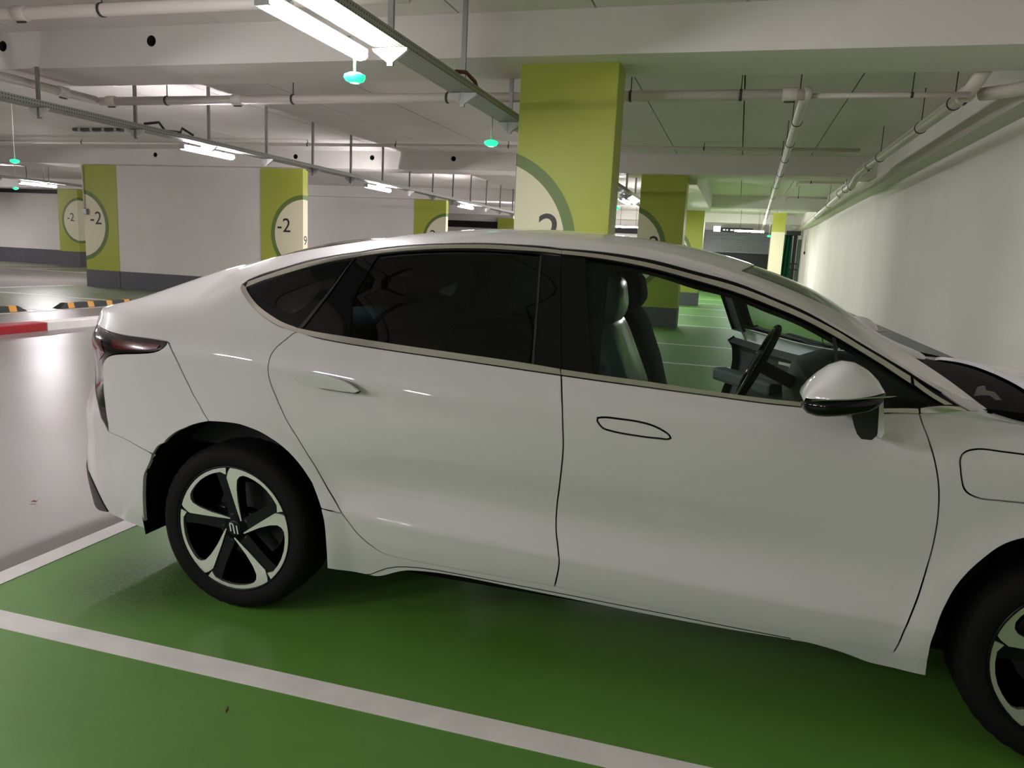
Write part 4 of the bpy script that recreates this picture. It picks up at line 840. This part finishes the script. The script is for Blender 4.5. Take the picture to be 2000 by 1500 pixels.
# ---- front end
fend_top = [(.5294, 7.05), (.60, 7.6), (.659, 8.14), (.70, 8.9), (.72, 9.3), (.85, 9.45), (.93, 9.7), (1.2, 9.55), (1.5, 9.45), (1.75, 9.4)]
fender = fend_top+[(1.75, 8), (1.72, 6), (1.62, 4.4), (1.50, 3.0)]+[p for p in FAo[::-1] if p[0] < 1.38 or p[1] > 2.6][0:0]
arch_f = [p for p in FAo if not (p[0] > 1.2 and p[1] < 2.4)]
fender = fend_top+[(1.75, 8), (1.72, 6), (1.60, 3.2)]+arch_f[::-1][:-1]+[O_['fd_bot'][-1]]+O_['fd_front'][1:-1]
for side in ('near', 'far'):
    f, = panel('front_fender', fender, 'paint_white', ((side, car),), holes=[O_['flap']] if side == 'near' else (), res=.028)
    if side == 'near': panel('charge_flap', O_['flap'], 'paint_white', ((side, f),), inset=.003, thick=.012, res=.02)
low_arch = [p for p in FAo if (p[0] > 1.2 and p[1] < 2.4)]
panel('front_bumper', [(1.75, 9.4), (2.0, 9.3), (2.25, 9.4), (2.45, 9.6), (2.45, 0.05), (1.8, .05)]+[(1.43, .3)]+low_arch[::-1]+[arch_f[-1], (1.60, 3.2), (1.72, 6), (1.75, 8)], 'paint_white', both(car), res=.04)
panel('hood', hood_rear+[(1.2, 9.6), (1.5, 9.5), (1.75, 9.45), (2.0, 9.35), (2.25, 9.45), (2.45, 9.65), (2.45, 13)], 'paint_white', both(car), res=.04)
panel('headlight', [(1.78, 8.8), (2.05, 8.6), (2.25, 8.3), (2.2, 7.3), (1.95, 7.0)], 'headlamp_clear', both(car), off=.003, inset=0, thick=.01, res=.03)
panel('cowl', [(.66, 9.2), (.66, 10.1), (.60, 10.7), wsE[-1]]+ws_bot+hood_rear+[(.85, 9.35)], 'cowl_black', both(car), off=-.025, inset=0, thick=0, res=.04)
prism('hood_hinge', [(.715, 1.028), (.722, 1.056), (.740, 1.062), (.746, 1.048), (.768, 1.046), (.790, 1.024), (.775, 1.022), (.758, 1.034), (.738, 1.034)], 'y', 2.565, 2.572, 'hinge_steel', car)
# ---- hidden lining behind the gaps, wheel housings, underbody
lin = [(-2.5, 1.0), (-2.5, 6.6), (-1.95, 6.8), (-.52, 6.6), (-.52, .4), (-1.30, .4)]+[(RX+.44*math.cos(R(a)), None) for a in ()]
def t_at(x, z):
    t = np.linspace(0, 8, 900); p = S(np.full_like(t, x), t); return float(t[np.argmin(abs(p[:, 2]-z))])
def arch_pts(cx, r, a0, a1): return [(cx+r*math.cos(R(a)), t_at(cx+r*math.cos(R(a)), WZ+r*math.sin(R(a)))) for a in np.arange(a0, a1+(1 if a1 > a0 else -1), 12 if a1 > a0 else -12)]
panel('inner_lining', [(-2.5, .6), (-2.5, 6.7), (-1.95, 6.9), (-1.0, 6.7), (-.52, 6.6), (-.52, .5), (-1.28, .5)]+arch_pts(RX, .415, 0, 180)+[(-2.14, .6)], 'liner_black', both(car), off=-.03, inset=0, thick=0, res=.08)
panel('inner_lining', [(.56, .5), (.56, 6.6), (.72, 8.5), (1.7, 8.5), (2.2, 7), (2.2, .6), (1.46, .6)]+arch_pts(FX, .415, 0, 180), 'liner_black', both(car), off=-.03, inset=0, thick=0, res=.08)
panel('inner_lining', [(-.6, .25), (-.6, 1.35), (.6, 1.35), (.6, .25)], 'liner_black', both(car), off=-.025, inset=0, thick=0, res=.08)
panel('roof_lining', [(-1.9, 10.2), (-1.3, 9.4), (-.6, 9.3), (0, 9.4), (.0, 10.7), (.03, 13), (-1.3, 13), (-1.9, 12)], 'headliner', both(car), off=-.045, inset=0, thick=0, res=.08)
panel('pillar_trim', [(-.02, 9.3), (.3, 9.3), (.55, 9.2), (.66, 9.1), (.66, 10.0), (.56, 11.0), (.25, 10.8), (-.02, 10.8)], 'cabin_dark', both(car), off=-.03, inset=0, thick=.01, res=.06)
panel('pillar_trim', [(-.62, 6.8), (-.46, 6.8), (-.47, 9.3), (-.60, 9.3)], 'cabin_dark', both(car), off=-.035, inset=0, thick=.03, res=.06)
panel('pillar_trim', [(-1.95, 7.0), (-1.45, 6.9), (-1.35, 9.3), (-1.5, 9.6), (-1.95, 9.6)], 'cabin_dark', both(car), holes=[O_['clear_q']], off=-.05, inset=-.02, thick=0, res=.06)
for sx in (RX, FX):
    for far in (False, True):
        V, F = [], []; n = 19; y0, y1 = 2.335, 2.80
        for i in range(n):
            a = R(-12+204*i/(n-1)); y0 = 2.314+(.105 if (sx == RX) == (math.cos(a) > 0) else .022)*min(1, max(0, (.46-WZ-.412*math.sin(a))/.2)); V += [(sx+.412*math.cos(a), y0, WZ+.412*math.sin(a)), (sx+.412*math.cos(a), y1, WZ+.412*math.sin(a))]
        for i in range(n-1): F.append([2*i, 2*i+1, 2*i+3, 2*i+2])
        b = len(V); V.append((sx, y1, WZ))
        for i in range(n-1): F.append([2*i+1, b, 2*i+3])
        put('wheel_housing', V, F, None, 'liner_black', car, far)
box('underbody', (-2.3, 2.56, .20), (1.72, 3.89, .27), 'liner_black', car, .02)
box('underbody', (-1.28, 2.42, .22), (.58, 4.03, .30), 'liner_black', car, .02)
# sill moulding line and body seams as fine grooves
def groove(pts, name='seam', r=.0016, mm='liner_black'):
    q = np.array(pts, float); P = resample(np.vstack([q, q[::-1][1:-1]]), .03)[: None]
    P = []
    for a, b in zip(q, q[1:]):
        k = max(2, int(np.hypot(b[0]-a[0], (b[1]-a[1])*.1)/.02))
        P += [a+(b-a)*i/k for i in range(k)]
    P.append(q[-1]); P = np.array(P); X = S(P[:, 0], P[:, 1])
    tube(name, [tuple(x) for x in X], r, mm, car, 6); X2 = X.copy(); X2[:, 1] = 2*YC-X2[:, 1]; tube(name, [tuple(x) for x in X2], r, mm, car, 6)
groove(O_['sill_line'])

# ------------------------------------------------------------------ wheels
def wheel(cx, far, label):
    """one wheel as a part of the car: tyre, rim barrel, black spokes, machined blades, hub cap, nuts, disc"""
    yf = 2.325; s = 1
    w = empty('wheel', (0, 0, 0)); w.parent = car; wc = Vector((cx, YC, WZ)); w.location = wc-CAR0
    if far: w.rotation_euler[2] = math.pi
    def pt(u, v, y): return Vector((cx+u, y, WZ+v))-wc
    def addm(name, bm, m, smooth=False):
        bmesh.ops.recalc_face_normals(bm, faces=bm.faces); return link(name, mesh_of(bm, name, smooth), m, w)
    bm = bmesh.new()
    prof = [(.236, .014), (.243, .004), (.252, .001), (.27, -.004), (.29, -.002), (.304, .006), (.313, .016), (.3185, .03), (.3215, .045), (.3215, .17), (.3185, .19), (.305, .21), (.27, .218), (.24, .20), (.236, .19)]
    ax = Vector((0, 1, 0)); rings = lathe_bm(bm, prof, (0, 0, 0), ax, 120)
    for ri in (6, 7, 8, 9):
        for k, v in enumerate(rings[ri]):
            if k % 3 == 0: d_ = Vector((v.co.x, 0, v.co.z)).normalized(); v.co -= d_*(.004 if ri < 8 else .003)
    for v in bm.verts: v.co += Vector((0, yf-YC, 0))
    addm('tyre', bm, 'tyre', True)
    bm = bmesh.new(); rr = lathe_bm(bm, [(.236, .012), (.232, .02), (.225, .05), (.222, .12), (.225, .18)], (0, yf-YC, 0), ax, 64); addm('rim_barrel', bm, 'wheel_black', True)
    bm = bmesh.new(); rr = lathe_bm(bm, [(.243, .006), (.241, .002), (.236, .003), (.233, .012)], (0, yf-YC, 0), ax, 72); addm('rim_flange', bm, 'wheel_black', True)
    bm = bmesh.new(); rr = lathe_bm(bm, [(.05, .12), (.15, .12), (.15, .145), (.05, .145)], (0, yf-YC, 0), ax, 48); addm('brake_disc', bm, 'steel_dark', False)
    bm = bmesh.new(); bbox(bm, (-.15, yf-YC+.085, -.02), (-.09, yf-YC+.14, .05), .008); addm('brake_caliper', bm, 'brake_steel')
    bm = bmesh.new(); rr = lathe_bm(bm, [(.226, .178), (.10, .182), (.001, .184)], (0, yf-YC, 0), ax, 40); addm('wheel_back', bm, 'liner_black', True)
    RW = .238
    def extrude2(name, poly, y0, y1, m, rot):
        bm = bmesh.new(); c, s_ = math.cos(rot), math.sin(rot); P2 = [(RW*(u*c-v*s_), RW*(u*s_+v*c), u, v) for u, v in poly]
        dip = lambda u, v: .014*(1-min(1, math.hypot(u, v)/.9))**1.0
        a = [bm.verts.new(pt(p[0], p[1], yf+y0+dip(p[2], p[3]))) for p in P2]; b = [bm.verts.new(pt(p[0], p[1], yf+y1)) for p in P2]; n = len(poly)
        V2, T2 = cdt_fill([(p[0], p[1]) for p in P2], [])
        for t in T2:
            idx = [min(range(n), key=lambda i: (P2[i][0]-V2[j][0])**2+(P2[i][1]-V2[j][1])**2) for j in t]
            if len(set(idx)) == 3:
                try: bm.faces.new([a[i] for i in idx])
                except ValueError: pass
        for i in range(n):
            bm.faces.new((a[i], b[i], b[(i+1) % n], a[(i+1) % n]))
        return addm(name, bm, m)
    blade = [(.106, .12), (.02, .42), (-.055, .70), (-.086, .822), (-.05, .93), (-.012, .99), (.10, .983), (.235, .957), (.36, .916), (.48, .862), (.58, .80), (.68, .717), (.78, .606), (.85, .50), (.912, .389), (.80, .36), (.80, .47), (.72, .592), (.63, .69), (.52, .775), (.407, .833), (.30, .872), (.222, .885), (.15, .862), (.10, .80), (.078, .66), (.082, .45), (.125, .13)]
    spoke = [(-.10, .12), (-.20, .60), (-.30, .92), (-.14, .965), (.0, .975), (.11, .83), (.09, .66), (.10, .4), (.14, .1)]
    for k in range(5):
        rot = 2*math.pi*k/5+.03
        extrude2('spoke_blade', blade, .006, .02, 'wheel_silver', rot); extrude2('spoke', spoke, .0125, .06, 'wheel_black', rot)
    bm = bmesh.new(); rr = lathe_bm(bm, [(.062, .034), (.058, .024), (.034, .018), (.033, .013), (.024, .0105), (.001, .010)], (0, yf-YC, 0), ax, 40); addm('hub_cap', bm, 'wheel_black', True)
    for k in range(5):
        a = 2*math.pi*k/5+.62
        bm = bmesh.new(); rr = lathe_bm(bm, [(.011, .045), (.011, .026), (.006, .022), (.001, .022)], (.052*math.cos(a), yf-YC, .052*math.sin(a)), ax, 6); addm('wheel_nut', bm, 'steel_dark')
    def stroke(pts):
        bm = bmesh.new()
        for (x0, z0), (x1, z1) in zip(pts, pts[1:]):
            d_ = Vector((x1-x0, 0, z1-z0)); nn = Vector((-d_.z, 0, d_.x)).normalized()*.0024
            q = [Vector((x0, 0, z0))+nn, Vector((x0, 0, z0))-nn, Vector((x1, 0, z1))-nn, Vector((x1, 0, z1))+nn]
            f = [bm.verts.new(v+Vector((0, yf-YC+.0085, 0))) for v in q]; g_ = [bm.verts.new(v+Vector((0, yf-YC+.011, 0))) for v in q]; bm.faces.new(f)
            for i in range(4): bm.faces.new((f[i], g_[i], g_[(i+1) % 4], f[(i+1) % 4]))
        addm('hub_emblem', bm, 'badge_white')
    stroke([(-.012, -.012), (-.018, .019), (-.004, .017), (.004, -.019)]); stroke([(.012, .013), (.018, -.019)])
    return w
wheel(RX, False, ''); wheel(FX, False, ''); wheel(RX, True, ''); wheel(FX, True, '')

# ------------------------------------------------------------------ door mirror (near side and far side)
def loft_mirror(far, par):
    Yc_ = 2.185; st = [(.196, 1.0405, 1.0405), (.199, 1.062, 1.041), (.210, 1.083, 1.041), (.233, 1.111, 1.044), (.257, 1.132, 1.047), (.287, 1.146, 1.051), (.319, 1.144, 1.056), (.352, 1.128, 1.062), (.375, 1.108, 1.067), (.388, 1.088, 1.069), (.394, 1.0705, 1.0705)]
    def half(x): return .118*max(.0, 1-((x-.285)/.118)**2)**.42+.002
    V, F = [], []; m = 15
    for x, zt, zb in st:
        for k in range(m):
            a = math.pi*k/(m-1); V.append((x, Yc_-half(x)*math.cos(a)*(1 if math.cos(a) > 0 else .9), zb+.010*min(1, (zt-zb)/.02)+(zt-zb-.010*min(1, (zt-zb)/.02))*math.sin(a)**.8))
    for i in range(len(st)-1):
        for k in range(m-1): F.append([i*m+k, i*m+k+1, (i+1)*m+k+1, (i+1)*m+k])
    put('mirror_cap', V, F, None, 'paint_white', par, far)
    lo = [(.197, 1.038, 1.036), (.199, 1.039, 1.012), (.210, 1.039, 1.002), (.233, 1.042, .997), (.258, 1.045, .999), (.287, 1.049, 1.004), (.319, 1.054, 1.010), (.352, 1.060, 1.018), (.375, 1.065, 1.03), (.388, 1.067, 1.045), (.393, 1.069, 1.067)]
    V, F = [], []
    for x, zt, zb in lo:
        for k in range(m):
            a = math.pi*k/(m-1); V.append((x, Yc_-.985*half(x)*math.cos(a)*(1 if math.cos(a) > 0 else .9), zt+.009-(zt+.009-zb)*math.sin(a)**.35))
    for i in range(len(lo)-1):
        for k in range(m-1): F.append([i*m+k, (i+1)*m+k, (i+1)*m+k+1, i*m+k+1])
    for i in range(len(lo)-1): F.append([i*m, i*m+m-1, (i+1)*m+m-1, (i+1)*m])
    put('mirror_base', V, F, None, 'gloss_black', par, far)
    arm = [(.322, 1.035), (.327, 1.006), (.339, .969), (.349, .948), (.361, .936), (.387, .936), (.398, .950), (.392, 1.04)]
    def ext(name, poly, y0, y1, mm):
        n = len(poly); V = [(x, y0, z) for x, z in poly]+[(x+.02, y1, z) for x, z in poly]; F = [list(range(n)), list(range(2*n-1, n-1, -1))]+[[i, n+i, n+(i+1) % n, (i+1) % n] for i in range(n)]
        put(name, V, F, None, mm, par, far, smooth=False)
    ext('mirror_arm', arm, 2.20, 2.37, 'trim_black')
    ext('arm_cover', [(.3985, .950), (.3925, 1.045), (.400, 1.062), (.414, .96), (.408, .944)], 2.195, 2.37, 'paint_white')
    ext('mirror_trim', [(.21, 1.0495), (.30, 1.0605), (.38, 1.0755), (.392, 1.079), (.38, 1.0785), (.30, 1.0635), (.21, 1.0515)], 2.064, 2.08, 'chrome')
    lathe_o = (.250, 2.085, 1.0)
    V = [(lathe_o[0]+.012*math.cos(a), 2*YC-lathe_o[1] if False else lathe_o[1], 1.022+.012*math.sin(a)) for a in np.linspace(0, 2*math.pi, 12, endpoint=False)]
    V2 = [(v[0], v[1]+.03, v[2]) for v in V]; F = [list(range(12))]+[[i, 12+i, 12+(i+1) % 12, (i+1) % 12] for i in range(12)]
    put('mirror_camera', V+V2, F, None, 'gloss_black', par, far)
for side in ('near', 'far'):
    if side == 'near': loft_mirror(False, [c for c in car.children if c.name.startswith('front_door') and c.type == 'MESH'][0])
    else: loft_mirror(True, [c for c in car.children if c.name.startswith('front_door') and c.type == 'EMPTY'][0])

# ------------------------------------------------------------------ cabin
box('cabin_floor', (-2.1, 2.46, .28), (.75, 3.99, .34), 'cabin_dark', car)
prism('dashboard', [(.30, .55), (.26, .80), (.30, .95), (.42, 1.0), (.78, .99), (.80, .40), (.45, .40)], 'y', 2.47, 3.98, 'cabin_dark', car, .01)
prism('bulkhead', [(.80, .3), (.80, .98), (.86, .98), (.86, .3)], 'y', 2.45, 4.0, 'liner_black', car)
box('centre_console', (-.35, 3.11, .33), (.35, 3.34, .66), 'cabin_dark', car, .03)
prism('parcel_shelf', [(-2.2, .60), (-2.2, .98), (-1.55, .98), (-1.5, .60)], 'y', 2.47, 3.98, 'cabin_dark', car)
def soft(name, poly, y0, y1, m, parent, bev=.04):
    o = prism(name, poly, 'y', y0, y1, m, parent)
    b = o.modifiers.new('soft', 'BEVEL'); b.width = bev; b.segments = 4; b.limit_method = 'ANGLE'
    for p_ in o.data.polygons: p_.use_smooth = True
    return o
def seat(yc, m, cover):
    st_ = empty('front_seat', (0, 0, 0)); st_.parent = car; st_.location = Vector((-.25, yc, .34))-CAR0
    soft('seat_cushion', [(-.34, .36), (-.36, .52), (.18, .58), (.22, .50), (.20, .36)], yc-.25, yc+.25, m, st_, .05)
    soft('backrest', [(-.30, .50), (-.42, .55), (-.60, 1.08), (-.56, 1.16), (-.44, 1.17), (-.40, 1.10), (-.33, .93), (-.24, .62)], yc-.25, yc+.25, m, st_, .06)
    soft('headrest', [(-.54, 1.16), (-.57, 1.22), (-.545, 1.345), (-.47, 1.355), (-.42, 1.30), (-.40, 1.21), (-.44, 1.15)], yc-.13, yc+.13, m, st_, .045)
    if cover:
        soft('backrest_cover', [(-.295, .52), (-.43, .55), (-.62, 1.08), (-.57, 1.19), (-.43, 1.19), (-.385, 1.10), (-.31, .93), (-.225, .62)], yc-.27, yc+.27, 'plastic_cover', st_, .06)
        soft('headrest_cover', [(-.545, 1.14), (-.585, 1.22), (-.555, 1.36), (-.465, 1.37), (-.405, 1.30), (-.385, 1.20), (-.43, 1.13)], yc-.16, yc+.16, 'plastic_cover', st_, .05)
seat(2.83, 'seat_cloth', True); seat(3.61, 'seat_cloth', False)
soft('rear_bench', [(-1.55, .36), (-1.62, .50), (-1.0, .56), (-.96, .50), (-.98, .36)], 2.52, 3.93, 'seat_cloth', car, .05)
soft('rear_backrest', [(-1.45, .50), (-1.56, .55), (-1.78, 1.06), (-1.70, 1.12), (-1.60, 1.08), (-1.38, .62)], 2.52, 3.93, 'plastic_cover', car, .05)
for y in (2.80, 3.65): soft('rear_headrest', [(-1.76, 1.08), (-1.79, 1.15), (-1.76, 1.24), (-1.69, 1.24), (-1.66, 1.12), (-1.69, 1.07)], y-.12, y+.12, 'seat_cloth', car, .03)
sw = empty('steering_wheel', (0, 0, 0)); sw.parent = car; sc_ = Vector((.12, 3.61, .945)); sw.location = sc_-CAR0; sw.rotation_euler = (0, R(-66), 0)
bm = bmesh.new(); ring = [Vector((.185*math.cos(a), .185*math.sin(a), 0)) for a in np.linspace(0, 2*math.pi, 41)]
tube_bm(bm, ring, .016, 10, False); link('wheel_rim', mesh_of(bm, 'wheel_rim', True), 'gloss_black', sw)
bm = bmesh.new(); bbox(bm, (-.06, -.07, -.02), (.06, .07, .02), .015); link('airbag', mesh_of(bm, 'airbag'), 'cabin_grey', sw)
for a, b in (((-.0, .06, 0), (.0, .18, 0)), ((0, -.06, 0), (0, -.18, 0)), ((-.05, 0, 0), (-.18, 0, 0))):
    bm = bmesh.new(); tube_bm(bm, [a, b], .012, 8); link('wheel_spoke', mesh_of(bm, 'wheel_spoke', True), 'chrome', sw)
bm = bmesh.new(); tube_bm(bm, [(0, 0, -.01), (0, 0, -.25)], .03, 10); link('steering_column', mesh_of(bm, 'steering_column', True), 'cabin_dark', sw)
tube('seat_belt', [(-.52, 3.99, 1.22), (-.50, 3.97, .9), (-.42, 3.93, .5)], .012, 'cabin_dark', car, 6)
